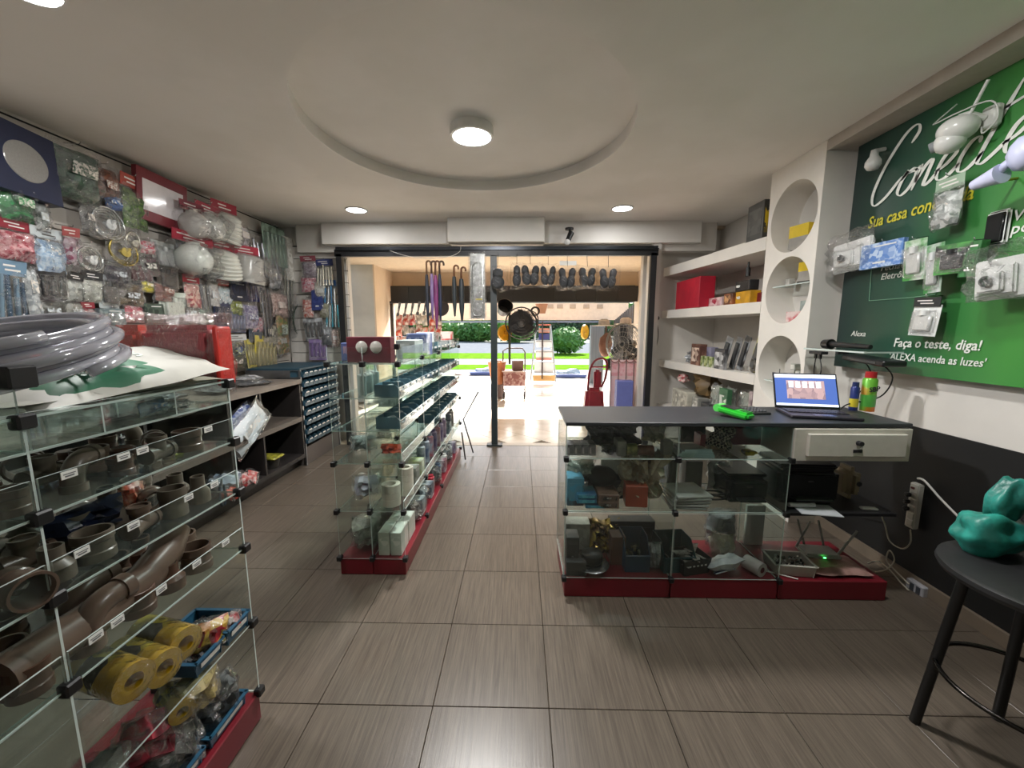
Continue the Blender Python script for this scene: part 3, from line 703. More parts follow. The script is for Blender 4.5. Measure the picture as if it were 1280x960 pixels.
# ================================================================ HANGING GOODS
def rr(seed): return random.Random(seed)
_pk = [0]
def pack(kind, x0, y0, x1, y1, c1, c2, label, cat='package', face='L', P=None, card=None, d=.05, group=None, tilt=0, nm=None, film=True, sc_=40):
    """one hung or standing package: its place is the patch of the display plane it covers"""
    _pk[0] += 1; sd = _pk[0]; rn = rr(sd); cx, cyp = (x0+x1)/2, (y0+y1)/2
    P = P if P is not None else {'L': -2.93, 'R': 2.2, 'F': 5.06}[face]
    if P == -2.93 and kind in ('globe', 'dome', 'shade'): P = -2.86
    f = {'L': ox, 'R': ox, 'F': oy}[face]
    c = f(cx, cyp, P); zt = f(cx, y0, P).z; zb = f(cx, y1, P).z; h = max(zt-zb, .03)
    a, b = f(x0, cyp, P), f(x1, cyp, P); w = max(abs(a.y-b.y) if face != 'F' else abs(a.x-b.x), .03)
    nm = nm or {'bag': 'goods_bag', 'box': 'goods_box', 'ring': 'hose_coil', 'globe': 'glass_lampshade', 'dome': 'plate_lampshade', 'shade': 'glass_lampshade', 'sticks': 'tube_pack', 'bits': 'blister_pack', 'card': 'blister_card'}[kind]
    rz = {'L': R(90), 'R': R(-90), 'F': 0}[face]
    t = T(nm, label, cat, (c.x, c.y, (zt+zb)/2), group=group, rot=(R(rn.uniform(-5, 5)), R(tilt+rn.uniform(-4, 4)), rz+R(rn.uniform(-9, 9))) if face != 'F' or 1 else None)
    m1 = mt(c1, .4, c2=c2, sc_=sc_, kind='voro' if rn.random() < .5 else 'noise'); hh = h
    if card:
        ch = min(h*.24, .09); hh = h-ch*.8
        cd = ob('header_card', MB().box((0, -.006, h/2-ch/2), (w*.96, .003, ch), rot=(R(4), 0, 0)), mt(card, .45), t)
        lt = 'e8e4e0' if sum(lin(card)[:3]) < 1.2 else '55504e'
        pr = MB()
        for q in range(2): pr.box((w*(-.08+.1*q), -.0085, h/2-ch*(.35+.3*q)), (w*rn.uniform(.3, .6), .001, ch*.12), rot=(R(4), 0, 0))
        ob('print', pr, mt(lt, .5), cd)
    off = -(h-hh)/2; hd = None
    if kind == 'bag':
        ob('contents', MB().pillow(w*.88, d*.85, hh*.86, sd, .9, 7, 7), m1, t, (0, 0, off-hh*.03), smooth=True)
        if film: ob('film', MB().pillow(w, d*1.15, hh, sd+50, 1.0, 10, 10), FILM, t, (0, 0, off), smooth=True)
        if not card: ob('label_patch', MB().box((w*rn.uniform(-.1, .1), -d*.62, off+hh*rn.uniform(-.1, .15)), (w*.45, .002, hh*.22)), mt(rn.choice(('dcd8d0', 'c9d0d4', 'd8cfc4')), .5, c2=c1, sc_=70), t)
    elif kind == 'box':
        ob('carton', MB().box((0, 0, off), (w, d, hh), bev=.002), mt(c1, .4) if 'window' in label else m1, t)
        if 'oval' in label: pp = ob('oval_window', MB().lathe([(1, 0), (.96, .004), (0, .006)], n=40, rot=(R(90), 0, 0)), mt('8c8a86', .2), t, (0, -d/2, off)); pp.scale = (w*.33, 1, hh*.28)
        elif 'window' in label: pp = ob('window_panel', MB().box((0, -d/2-.001, off), (w*.8, .002, hh*.6)), mt('eee8ec', .12), t)
        else: pp = ob('printed_panel', MB().box((0, -d/2-.001, off+hh*.05), (w*.74, .002, hh*.55)), mt(c2 or 'dddddd', .35, c2=c1, sc_=30, kind='voro'), t)
        if 'oval' in label or 'window' in label: return t
        ob('stripe', MB().box((0, -.0015, -hh*.3), (w*.3, .001, hh*.06)).box((w*.1, -.0015, hh*.36), (w*.5, .001, hh*.05)), mt('e2e2de', .5), pp, (0, -d/2, off))
    elif kind == 'ring':
        m = MB(); r_ = min(w, hh)/2*.92
        for k in range(4):
            q = r_*(1-.13*k); m.tube([(math.cos(a_)*q*(w/hh if w < hh else 1), -d*.2+.012*k+.006*math.sin(a_*2+k), off+math.sin(a_)*q*(hh/w if hh < w else 1)) for a_ in [2*math.pi*j/22 for j in range(22)]], .0065, 6, closed=True)
        ob('coil', m, mt(c1, .22, .8, c2=c2, sc_=40), t, smooth=2)
        ob('fitting', MB().cyl((0, -d*.3, off), (r_*.4, -d*.35, off+r_*.2), .012).cyl((-r_*.3, -d*.3, off), (0, -d*.3, off-.02), .014).lathe([(0, 0), (r_*.3, .004), (r_*.33, .02), (0, .024)], (0, -d*.2, off-r_*.1), 14, (R(90), 0, 0)), m1, t, smooth=True)
        if film: ob('film', MB().pillow(w, d, hh, sd+50, 1.0, 9, 9), FILM, t, (0, 0, off), smooth=True)
    elif kind == 'globe':
        r_ = min(w, hh)/2*.95
        ob('shade', MB().lathe([(r_*.34, r_*1.0), (r_*.38, r_*.86), (r_*.62, r_*.72), (r_*.93, r_*.32), (r_, 0), (r_*.9, -r_*.45), (r_*.6, -r_*.8), (0, -r_*.97)], n=22), mt(c1, .18, c2=c2, sc_=3), t, (0, 0, off), smooth=2)
        ob('film', MB().pillow(w*1.15, r_*2.2, hh*1.05, sd+50, .7, 9, 9), FILM, t, (0, 0, off), smooth=True)
    elif kind == 'dome':
        m = MB(); n_ = 7; pr_ = [(0, hh*.42), (w*.2, hh*.4)]
        for k in range(n_): q = w/2*(.62+.38*math.sin(1.57*(k+1)/n_)); pr_ += [(q*.9, hh*(.36-.1*k)), (q, hh*(.33-.1*k)), (q*.97, hh*(.29-.1*k))]
        m.lathe(pr_+[(w*.3, -hh*.34), (0, -hh*.3)], n=24)
        ob('plates', m, mt(c1, .2, c2=c2, sc_=3), t, (0, 0, off), (R(18), R(rn.uniform(-25, 10)), 0), smooth=True)
        ob('film', MB().pillow(w*1.1, d*2.2, hh, sd+50, 1, 9, 9), FILM, t, (0, 0, off), smooth=True)
    elif kind == 'shade':
        r_ = w/2*.9
        ob('shade', MB().lathe([(r_*.5, hh*.45), (r_*.8, hh*.38), (r_*.82, hh*.1), (r_, -hh*.3), (r_*.97, -hh*.42), (r_*.9, -hh*.42), (r_*.75, hh*.05), (0, hh*.3)], n=22), mt(c1, .2, c2=c2, sc_=4, kind='wave', st=(0, 0, 1)), t, (0, 0, off), (R(8), R(8), 0), smooth=True)
        ob('film', MB().pillow(w*1.1, r_*2.1, hh, sd+50, .9, 9, 9), FILM, t, (0, 0, off), smooth=True)
    elif kind == 'sticks':
        n_ = max(2, min(6, int(w/.035)))
        for k in range(n_):
            x = w*(-.38+.76*k/(n_-1)); l_ = hh*rn.uniform(.8, .97)
            ob('tube', MB().cyl((x*1.05, -d*.1, off-hh/2+.01), (x*.9, -d*.1+.01*(k % 2), off-hh/2+l_), min(.012, w/n_*.42), n=8), mt(c1 if k % 2 else c2, .25, .55), t, smooth=True)
        if film: ob('film', MB().pillow(w, d, hh, sd+50, 1, 8, 10), FILM, t, (0, 0, off), smooth=True)
    elif kind in ('bits', 'card'):
        ob('card', MB().box((0, d*.1, off), (w, .003, hh), bev=.001), mt(c2, .5, c2=c1, sc_=9), t)
        n_ = 1 if kind == 'card' else max(2, min(5, int(w/.05)))
        for k in range(n_):
            x = w*((k+.5)/n_-.5)*.86
            g_ = MB().box((x, -d*.15, off-hh*.08), (w/n_*.62, d*.5, hh*.52), bev=.008).cyl((x, -d*.15, off+hh*.16), (x, -d*.15, off+hh*.32), min(w/n_*.18, .02), n=10)
            ob('product', g_, mt(c1, .3, .15), t, smooth=True)
        ob('blister', MB().box((0, -d*.12, off-hh*.05), (w*.92, d*.62, hh*.78), bev=.012, seg=2), FILM, t, smooth=True)
    # the hook it hangs from reaches back to the board
    if face in 'LRF' and kind and group != 'x' and P in (-2.93, -2.86, 5.06, 2.2):
        back = {'L': .155 if P == -2.86 else .085, 'R': .07, 'F': .06}[face]
        ob('hook', MB().tube([(0, back, h/2+.012), (0, -d*.4, h/2+.004), (0, -d*.55, h/2+.018)], .0028, 6), CHROME, t, smooth=2)
    return t
red = 'a01c34'
LW = [
 ('box', -22, 160, 66, 246, '1c2440', '28304c', 'dark blue boxed shower head with a grey oval window', 'box', None, .10),
 ('bag', 62, 182, 124, 252, '2d4a36', '1f3326', 'dark green plastic sack hung beneath the ceiling', 'bag', None, .10),
 ('bag', 118, 207, 148, 250, '8a5540', '5a3c33', 'reddish brown netting bag', 'bag', None, .07),
 ('bag', 131, 243, 153, 263, '2f5fa0', '27467a', 'small bright blue bag beneath the netting bag', 'bag', None, .05),
 ('bag', 150, 222, 186, 288, '5a7a34', '2f4c24', 'tall moss green leaf print packet with a red top', 'packet', 'a8402e', .05),
 ('box', 172, 222, 232, 282, '7a2430', 'f2e9ee', 'dark red box with a shiny white window panel', 'box', None, .04),
 ('globe', 226, 254, 258, 300, 'cfccc8', 'bdb8b4', 'dim white globe lampshade behind the pear shaped one', 'lampshade', '7a1e30', .1),
 ('globe', 247, 256, 275, 304, 'dfe0da', 'd2d4cd', 'white pear shaped glass lampshade with a red tag', 'lampshade', red, .1),
 ('dome', 268, 254, 296, 310, 'cfd0c9', 'bfc1ba', 'stack of white plate lampshades under the topmost red card', 'lampshade', red, .06),
 ('bag', 293, 280, 312, 314, 'dcd8dc', 'b8b2ba', 'small crumpled white bag beyond the plate lampshades', 'bag', None, .06),
 ('bag', -4, 232, 45, 278, '2f8a4c', '1c5c36', 'shiny bright green bag beneath the blue shower head box', 'bag', None, .09),
 ('bag', 42, 250, 62, 292, 'a8aca8', '6b6f6c', 'narrow clear crinkled bag beside the bright green bag', 'bag', None, .05),
 ('bag', -6, 276, 48, 328, 'a8384a', 'dba8aa', 'red and pink bag with a clear window', 'bag', '8a2030', .09),
 ('bag', 40, 286, 84, 342, '7f9fc0', 'b8cad8', 'light blue printed bag beside the red and pink bag', 'bag', 'c4ccce', .06),
 ('bag', 78, 285, 102, 332, '9c8a92', '7a3550', 'purple and grey bag behind the lower chrome coil', 'bag', 'a04a4a', .05),
 ('ring', 113, 258, 155, 300, 'cfd2d2', '8d9292', 'oval chrome hose coil, the upper one', 'hose', None, .05),
 ('ring', 88, 305, 134, 342, 'd8dad8', '9a9e9e', 'oval chrome hose coil, the lower one', 'hose', None, .05),
 ('ring', 135, 294, 172, 334, 'b8a452', '8f7f3a', 'round coil with a yellow brass coloured disc inside', 'hose', None, .04),
 ('ring', 152, 284, 178, 322, 'c4bfb0', '98948a', 'thin wire coil half behind the brass coloured coil', 'wire coil', None, .04),
 ('sticks', -6, 326, 36, 404, '2c5578', '88a0b4', 'long blue plastic bag of tubes behind the hose coil', 'bag', '6d8ca4', .06),
 ('bag', 30, 330, 50, 402, '8f9698', 'c8cccc', 'tall narrow clear bag with white lettering', 'bag', None, .05),
 ('bits', 48, 338, 84, 376, '222224', '3c3836', 'black tool pack with two dark handles', 'tool pack', None, .05),
 ('bag', 82, 342, 105, 378, 'b6b8b0', '8e908a', 'grey white speckled bag, nearer one of two', 'bag', '1e1e20', .05),
 ('bag', 103, 340, 128, 380, 'c2c3b8', '999a90', 'grey white speckled bag, farther one of two', 'bag', '28282a', .05),
 ('card', 122, 344, 150, 386, '3c3e40', 'b8bfc0', 'pale grey blister card with a black and white product', 'blister card', None, .05),
 ('bag', 50, 374, 84, 410, '55544e', '35352f', 'dark grey mesh bag beneath the black tool pack', 'bag', None, .05),
 ('bag', 80, 376, 107, 412, '9a9a92', '70706a', 'limp grey bag beneath the nearer speckled bag', 'bag', None, .05),
 ('bag', 103, 378, 121, 410, 'c4c0bc', '9c2a34', 'small bag with a red patch beneath the farther speckled bag', 'bag', '8a2a36', .04),
 ('box', 121, 386, 156, 406, '5a6a70', '808c8c', 'flat blue grey strip pack above the orange red bag', 'box', None, .04),
 ('bag', 174, 300, 194, 318, 'c02c48', 'ddc4c4', 'small red and white bag beyond the brass coloured coil', 'bag', None, .04),
 ('bag', 174, 316, 200, 346, '384038', '52303c', 'dark green and purple bag below the small red one', 'bag', None, .05),
 ('bits', 160, 328, 190, 356, '4c1822', '3a3a3c', 'dark red bits blister between the coils and the taps', 'blister pack', None, .05),
 ('bag', 176, 350, 194, 366, 'd2c83a', '9c9434', 'small bag with a bright yellow label', 'bag', None, .03),
 ('card', 190, 303, 222, 338, 'b0b4b4', '8d8c82', 'chrome tap on a grey card', 'tap pack', None, .06),
 ('card', 196, 332, 224, 364, '2a2a2c', '4f473e', 'black tap on a brown card beneath the chrome tap', 'tap pack', None, .05),
 ('bag', 190, 354, 222, 378, '8a5648', '6a4038', 'reddish brown rubber hose bag', 'bag', None, .05),
 ('card', 200, 366, 236, 402, 'dfe6de', '9fb0a4', 'white and pale green pack with a white rod across', 'blister card', None, .05),
 ('bag', 154, 380, 182, 404, 'b03a50', 'd0b0b0', 'red and white bag peeping over the orange red sack', 'bag', None, .05),
 ('box', 180, 380, 202, 404, '2c3a34', '4c5a50', 'dark green box peeping over the orange red sack', 'box', None, .05),
 ('globe', 220, 292, 264, 346, 'd9ded6', 'ccd2c9', 'large white globe lampshade in the lower row with a red card', 'lampshade', red, .12),
 ('dome', 262, 300, 294, 354, 'd3d4cc', 'c2c4bb', 'stack of white plate lampshades in the lower row', 'lampshade', red, .06),
 ('shade', 291, 308, 324, 356, 'dcdad6', 'c8c6c0', 'white ribbed cylinder lampshade in the lower row', 'lampshade', 'b03048', .1),
 ('bag', 231, 344, 250, 386, 'd8b8a8', 'a04048', 'pink bag with a red top beneath the white globe', 'bag', 'a02838', .04),
 ('sticks', 249, 348, 263, 394, 'b4b6b6', '84878a', 'slim grey tube pack beside the pink bag', 'tube pack', None, .04),
 ('bag', 260, 346, 273, 384, 'd4d2cf', 'b2b0ac', 'crumpled white bag beneath the plate lampshades', 'bag', None, .05),
 ('bag', 270, 350, 291, 382, 'a8c4d0', 'dfe4e6', 'light blue and white bag with a red tip', 'bag', 'b04a48', .05),
 ('box', 286, 352, 306, 376, '1c2434', '26304a', 'navy box beneath the ribbed lampshade', 'box', None, .05),
 ('sticks', 304, 352, 325, 378, '3a3a6c', '7880a4', 'purple and navy tube pack', 'tube pack', None, .04),
 ('sticks', 317, 296, 346, 348, 'a8a8b0', '8c8e96', 'grey ribbed drain tubes in a clear bag', 'tube pack', None, .05),
 ('bits', 330, 284, 360, 342, '9fb8a8', '586a5e', 'tall clear blister of chrome taps with green glints', 'blister pack', None, .06),
 ('box', 357, 300, 380, 352, 'c9c4ba', 'e8e6e0', 'tall pale silver box near the corner', 'box', None, .05),
 ('bag', 335, 330, 353, 362, 'b8babc', '7c8082', 'silver bag under the clear blister of taps', 'bag', None, .05),
 ('sticks', 353, 342, 380, 390, 'd0cec4', '8c8a80', 'long bundle of white and grey straps', 'strap pack', None, .05),
 ('bits', 268, 378, 290, 408, '27304c', '4a5270', 'dark blue blister above the orange red sack end', 'blister pack', None, .05),
 ('bag', 288, 374, 303, 394, '8c9a34', '5e6a2c', 'small yellow green bag', 'bag', None, .04),
 ('bits', 285, 390, 308, 416, '7c84a0', '39405c', 'blue and silver blister over the tape roll', 'blister pack', None, .05),
 ('bag', 302, 378, 322, 412, '5c5480', 'a8a4b8', 'purple bag with silver streaks', 'bag', None, .05),
 ('bag', 314, 394, 333, 418, 'a0445a', 'c8bcc0', 'small pink and silver bag beneath the purple bag', 'bag', None, .04),
 ('sticks', 325, 358, 343, 422, '3a3c40', '74767c', 'long dark grey tube pack', 'tube pack', None, .05),
 ('bag', 340, 364, 360, 398, 'd0b8b0', '9c7f78', 'pinkish white bag beneath the silver bag', 'bag', None, .05),
 ('bag', 344, 388, 364, 444, '6c7a44', 'a07a58', 'long green and brown bag', 'bag', None, .05),
 ('ring', 361, 376, 388, 422, '2c4438', '9ab0a0', 'dark green cable coil on a card', 'cable coil', None, .05),
 ('card', 368, 362, 388, 392, 'd4d0d0', '8c3a3c', 'white product on a red and black card', 'blister card', '26262a', .04),
 ('bag', 327, 404, 347, 434, 'aca898', '7c7868', 'beige grey bag above the yellow trimmed packs', 'bag', None, .04),
 ('bag', 343, 412, 362, 442, 'b8b09c', '8c8474', 'beige bag beside the bare end of the board', 'bag', None, .04),
 ('ring', 283, 418, 309, 450, '2c3f7c', 'c8cc90', 'round blue and white tape roll pack', 'tape roll', 'c4c8c8', .05),
 ('bits', 306, 424, 328, 462, 'a8a070', 'cfc02c', 'yellow trimmed hook blister, the smaller one', 'blister pack', None, .04),
 ('bits', 318, 420, 349, 464, 'b4aa7c', 'd8c828', 'yellow trimmed hook blister, the larger one', 'blister pack', None, .05),
 ('bag', 284, 444, 308, 466, '34342c', '55523c', 'dark bag low behind the counter edge', 'bag', None, .05),
 ('card', 312, 408, 330, 428, '38485c', '788088', 'small blue grey card beneath the pink and silver bag', 'blister card', None, .04),
 ('bag', 222, 382, 248, 408, '6c6458', '4c463c', 'brown bag right over the orange red sack', 'bag', None, .05),
 ('bag', 246, 384, 270, 408, '5c6c60', '8a9a8c', 'grey green bag right over the orange red sack', 'bag', None, .05),
 ('bag', 100, 255, 118, 290, '6c6a66', '4a4846', 'dull grey bag beside the upper chrome coil', 'bag', None, .05),
 ('bag', 58, 300, 60+20, 338, '90a4b4', '6c7c8a', 'slim bag under the light blue printed bag', 'bag', None, .03),
 ('bag', 130, 330, 162, 360, '48444c', '2c2a30', 'dark bag beneath the brass coloured coil', 'bag', None, .05),
 ('bag', 148, 352, 180, 384, '4c4238', '6c5c44', 'dark brown bag above the red and white bag', 'bag', None, .05),
 ('bits', 222, 300, 236, 330, '70747a', '4a4a48', 'narrow grey blister beside the large globe', 'blister pack', None, .04),
]
for a in LW:
    k, x0, y0, x1, y1, c1, c2, lb, cat, card, d = a
    pack(k, x0, y0, x1, y1, c1, c2, lb, cat, 'L', -2.93, card, d)
FW = [
 ('bag', 377, 320, 396, 348, 'a8a0a8', '7c6c78', 'greyish pink glove bag at the corner', 'glove pack', '8c4450', .05),
 ('sticks', 394, 324, 418, 358, 'e2e0d4', 'cfcab8', 'white knitted gloves at the top beside the door frame', 'gloves', '3a4478', .04),
 ('bag', 376, 345, 396, 366, 'b04860', 'd8b8bc', 'red and white bag beneath the pink glove bag', 'bag', None, .04),
 ('bag', 392, 350, 408, 374, 'c8c8c0', 'a0a098', 'white rope bag on the end board', 'bag', None, .04),
 ('box', 390, 362, 404, 388, '28346c', '3c4a84', 'navy blue card pack', 'box', None, .03),
 ('sticks', 404, 350, 421, 380, 'e4e8ea', '5a9cd0', 'white gloves with blue cuffs', 'gloves', '2c6cb8', .04),
 ('bag', 398, 378, 412, 398, '8c8c74', 'b8b8a0', 'beige knotted glove pair', 'gloves', None, .04),
 ('sticks', 406, 378, 426, 410, 'd8e2e4', '4fb0c8', 'white gloves with turquoise fingertips', 'gloves', None, .05),
 ('bits', 381, 398, 404, 426, '4a4a4c', 'c8ccd0', 'striped silver and black brush pack', 'brush pack', None, .04),
 ('bag', 378, 372, 392, 398, 'b04030', 'd8c0b8', 'narrow red bag on the end board', 'bag', None, .04),
 ('bag', 402, 402, 416, 432, '74787c', '54585c', 'dark grey bag beneath the turquoise gloves', 'bag', None, .04),
 ('bits', 387, 424, 408, 450, '6a4c90', '9c90b0', 'purple bottomed blister low on the end board', 'blister pack', None, .04),
 ('bag', 414, 410, 424, 434, 'e0d8d4', 'b89890', 'pale bag beside the door frame', 'bag', None, .03),
]
for a in FW:
    k, x0, y0, x1, y1, c1, c2, lb, cat, card, d = a
    pack(k, x0, y0, x1, y1, c1, c2, lb, cat, 'F', 5.06, card, d)
# ---------------------------------------------------------------- goods on the green board
bb = T('bulb_camera', 'small white bulb shaped camera high on the green board', 'camera', (2.2, ox(1091, 208, 2.2).y, ox(1091, 200, 2.2).z))
ob('housing', MB().lathe([(0, .055), (.018, .055), (.022, .02), (.04, -.01), (.042, -.035), (.028, -.058), (0, -.064)], n=20), mt('d4d4d0', .3), bb, smooth=2)
ob('mount', MB().cyl((0, 0, .05), (.062, 0, .06), .012), mt('c9c9c5', .4), bb)
cpos = ox(1200, 160, 2.16); cm = T('dome_camera', 'white dome security camera with stubby aerial above the headline', 'camera', tuple(cpos))
ob('wall_mount', MB().box((.08, -.06, .02), (.04, .07, .1), bev=.01).tube([(.06, -.05, .02), (.0, -.03, .05), (-.01, 0, .05)], .014, 8), mt('d8d8d4', .35), cm, smooth=True)
ob('housing', MB().sph((0, .01, .0), (.075, .078, .06), sub=3).sph((-.01, .03, -.05), (.06, .06, .055), sub=3), mt('dcdcd8', .25), cm, smooth=2)
ob('lens', MB().cyl((-.03, .055, -.05), (-.05, .085, -.06), .03, .026, n=18), mt('8f9294', .2), cm, smooth=True)
ob('aerial', MB().cyl((0, -.03, .03), (-.005, -.1, .16), .007, n=8), mt('e0e0dc', .4), cm)
ob('cable', MB().tube(smooth_path([(.07, .1, .16), (.03, .16, .1), (-.02, .1, .07), (-.02, 0, .07), (.0, -.12, .06), (.02, -.14, -.02), (.03, -.08, -.06), (.05, -.05, -.02)]), .0035, 6), mt('d0d0cc', .4), cm, smooth=2)
def bd(k, x0, y0, x1, y1, c1, c2, lb, cat, card=None, d=.04, X=2.2, **kw): return pack(k, x0, y0, x1, y1, c1, c2, lb, cat, 'R', X, card, d, **kw)
bd('bag', 1168, 222, 1202, 285, 'd8dad8', '8c9490', 'clear bagged white round fitting hiding the end of the slogan', 'bag', '9cb49c', .07)
def base_plate(x0, y0, x1, y1, lb, X=2.2):
    a = ox(x0, y0, X); b = ox(x1, y1, X); w = abs(a.y-b.y); h = abs(ox((x0+x1)/2, y0, X).z-ox((x0+x1)/2, y1, X).z)
    c = ox((x0+x1)/2, (y0+y1)/2, X); t = T('wall_alarm_mount', lb, 'device', tuple(c), rot=(0, R(-5), R(-84)))
    for k, f in enumerate((1, .74, .5)): ob('housing', MB().box((-.05*w*k, -.018*k, -.04*h*k), (w*f, .022, h*f*.92), bev=.008, seg=2), mt('e4e5e3', .3), t, smooth=True)
    ob('sensor', MB().lathe([(.02, 0), (.024, .012), (.016, .016), (.012, .004), (0, .003)], (-.1*w, -.05, -.05*h), 18, (R(90), 0, 0)), mt('7e7f80', .2, .6), t, smooth=True)
    ob('film', MB().pillow(w*1.2, .13, h*1.25, k+len(lb), .8, 10, 10), FILM, t, (0, -.02, .03), smooth=True)
    ob('hook', MB().tube([(0, .08, h*.6), (0, -.02, h*.6)], .003, 6), CHROME, t)
base_plate(1047, 300, 1084, 340, 'bagged white square alarm mount at the near column edge of the board')
base_plate(1226, 320, 1280, 376, 'large bagged white square alarm mount beside the door intercom', 2.17)
bd('box', 1078, 303, 1128, 334, 'b8cbe4', '5c84c4', 'light blue and white wave printed switch box', 'box', None, .03)
bd('card', 1129, 300, 1156, 350, 'e0e2e0', '4a9a48', 'green card with a white wall switch', 'blister card', None, .035)
bd('card', 1155, 305, 1178, 366, 'c8cccc', '3f8c46', 'green card with a curved white sensor', 'blister card', None, .035, 2.19)
bd('card', 1170, 305, 1210, 342, '2b2c2e', '4fa048', 'green and cream card with a black remote control', 'blister card', None, .03, 2.17)
bd('box', 1206, 302, 1228, 346, '2c5a34', '3c7a44', 'dark green small carton hung beside the remote control', 'box', None, .04)
bd('card', 1138, 372, 1174, 420, 'e4e6e4', 'cfd4d2', 'clear blister with a white sensor and teal strip', 'blister card', '26282a', .04)
ic = T('door_intercom', 'black door intercom with white edge beside the word Video', 'intercom', tuple(ox(1245, 285, 2.25)), rz=R(-90))
ob('body', MB().box((0, 0, 0), (.085, .03, .15), bev=.02, seg=3), mt('141618', .2), ic, smooth=True); ob('rim', MB().box((0, .008, 0), (.095, .02, .16), bev=.02, seg=3), mt('e2e6e2', .3), ic, smooth=True)
wv = T('wall_light_arm', 'pale bagged folding lamp arm jutting from the board edge', 'lamp', tuple(ox(1245, 225, 2.1)), rot=(0, 0, 0))
a_, b_, c_ = ox(1217, 232, 2.08), ox(1240, 222, 2.08), ox(1283, 190, 2.1); o_ = ox(1245, 225, 2.1)
ob('head', MB().cyl(a_-o_, (a_+(b_-a_)*1.5)-o_, .022, .042, n=20), mt('c9cdea', .3), wv, smooth=True)
ob('arm', MB().tube([b_-o_, (b_+c_)/2-o_+Vector((0, 0, .01)), c_-o_], [.02, .018, .02], 10).sph(c_-o_, (.05, .06, .075), sub=2), mt('c4c8e4', .35), wv, smooth=2)
ob('bracket', MB().tube([a_-o_, a_-o_+Vector((.19, 0, .03))], .006, 6), mt('b7a24a', .35, .6), wv)
# ================================================================ THINGS ON THE NEAR SHELVING
# clear hose coil leaning in the tray
hs = T('clear_hose_coil', 'thick coil of clear grey plastic hose lying on top of the near glass shelving', 'hose', (-1.215, .86, 1.443), rot=(R(14), R(-2), R(0)))
HT = MB(); rnd = random.Random(2); P = []
for k in range(8):
    for j in range(30):
        a = 2*math.pi*j/30; kk = k+j/30
        q_ = abs((kk+2) % 4-2)
        P.append((math.cos(a)*(.232-.019*q_), math.sin(a)*(.232-.019*q_), -.05+.0122*kk))
HT.tube(P, .0125, 8); ob('hose', HT, HOSE, hs, smooth=2)
for a in (): ob('tie', MB().tube([(math.cos(R(a))*.23+x*math.cos(R(a)), math.sin(R(a))*.21+x*math.sin(R(a)), z) for x, z in ((-.045, -.075), (.045, -.075), (.045, .095), (-.045, .095))], .003, 6, closed=True), mt('303236', .5), hs)
# orange red sack in film
os_ = T('orange_red_sack', 'long orange red packed tarpaulin wrapped in clear film on the tray', 'sack', (-1.215, 1.33, 1.418), rot=(0, 0, R(3)))
def flatpack(w, d, h, seed, cr=.3): return MB().pillow(w, d, h, seed, cr, 13, 9)
ob('fabric', MB().box((-.17, 0, 0), (.17, .1, .17), bev=.03, seg=3), mt('e03a1c', .6, c2='c83218', sc_=5), os_, smooth=True)
ob('packed_roll', MB().box((.09, 0, 0), (.35, .11, .17), bev=.025, seg=3), mt('c0565c', .45, c2='a84850', sc_=40, st=(8, 1, 1)), os_, smooth=True, label='dull pink folded roll')
ob('edge_band', MB().box((.285, 0, -.01), (.022, .1, .18), bev=.006), mt('e0342c', .4), os_, smooth=True)
ob('film', MB().pillow(.66, .15, .24, 5, .6, 14, 9), FILM, os_, smooth=True)
# white and green sack
os_.scale = (.66, .8, 1.12)
gs = T('printed_sack', 'flat white sack with dark green print lying before the orange red roll', 'sack', (-1.15, 1.06, 1.382), rot=(R(13), R(-7), R(74)))
gs.scale = (.72, 1.0, 1)
ob('sack', MB().pillow(.62, .042, .34, 9, .5, 14, 10, rot=(R(90), 0, 0)), mt('c9c8c0', .5, c2='bdbcb3', sc_=8), gs, smooth=True)
ob('green_print', MB().pillow(.4, .046, .17, 9, .4, 12, 8, rot=(R(90), 0, 0), loc=(-.06, -.06, .006)), mt('3c7a5c', .5, c2='356e52', sc_=10), gs, smooth=True)
text('5', .06, mt('dfe6de', .5), gs, (.05, -.07, .054), (0, 0, R(5)), .1, .001); text('TEZ', .075, mt('dfe6de', .5), gs, (-.17, -.1, .054), (0, 0, R(4)), .1, .001)
tag(ob('folded_sack', MB().pillow(.5, .035, .3, 19, .8, 12, 10, rot=(R(90), 0, 0)), mt('a9a898', .5, c2='98978a', sc_=8), loc=(-1.18, 1.06, 1.335), rot=(0, 0, R(80)), smooth=True), 'crumpled grey green sack beneath the printed one', 'sack')
pack('bag', -14, 440, 60, 476, 'd04038', 'e8d0cc', 'red and white bag glimpsed inside the hose coil', 'bag', 'L', -1.36, None, .05, film=False)
pack('bag', 60, 470, 118, 492, '2f7a5c', 'dfe6de', 'green and white bag glimpsed inside the hose coil', 'bag', 'L', -1.34, None, .03, film=False)
pack('bag', 100, 488, 126, 512, '8c2f30', 'c8a8a0', 'small red bag at the tray edge beneath the hose coil', 'bag', 'L', -1.06, None, .04)
pack('bag', 168, 498, 212, 518, '5c84b0', 'a8b8c0', 'blue and white bag in the tray beneath the green print', 'bag', 'L', -1.06, None, .04)
pack('bag', 196, 500, 236, 514, '7c7f80', 'aab0b0', 'grey bag in the tray by the last divider', 'bag', 'L', -1.05, None, .04)
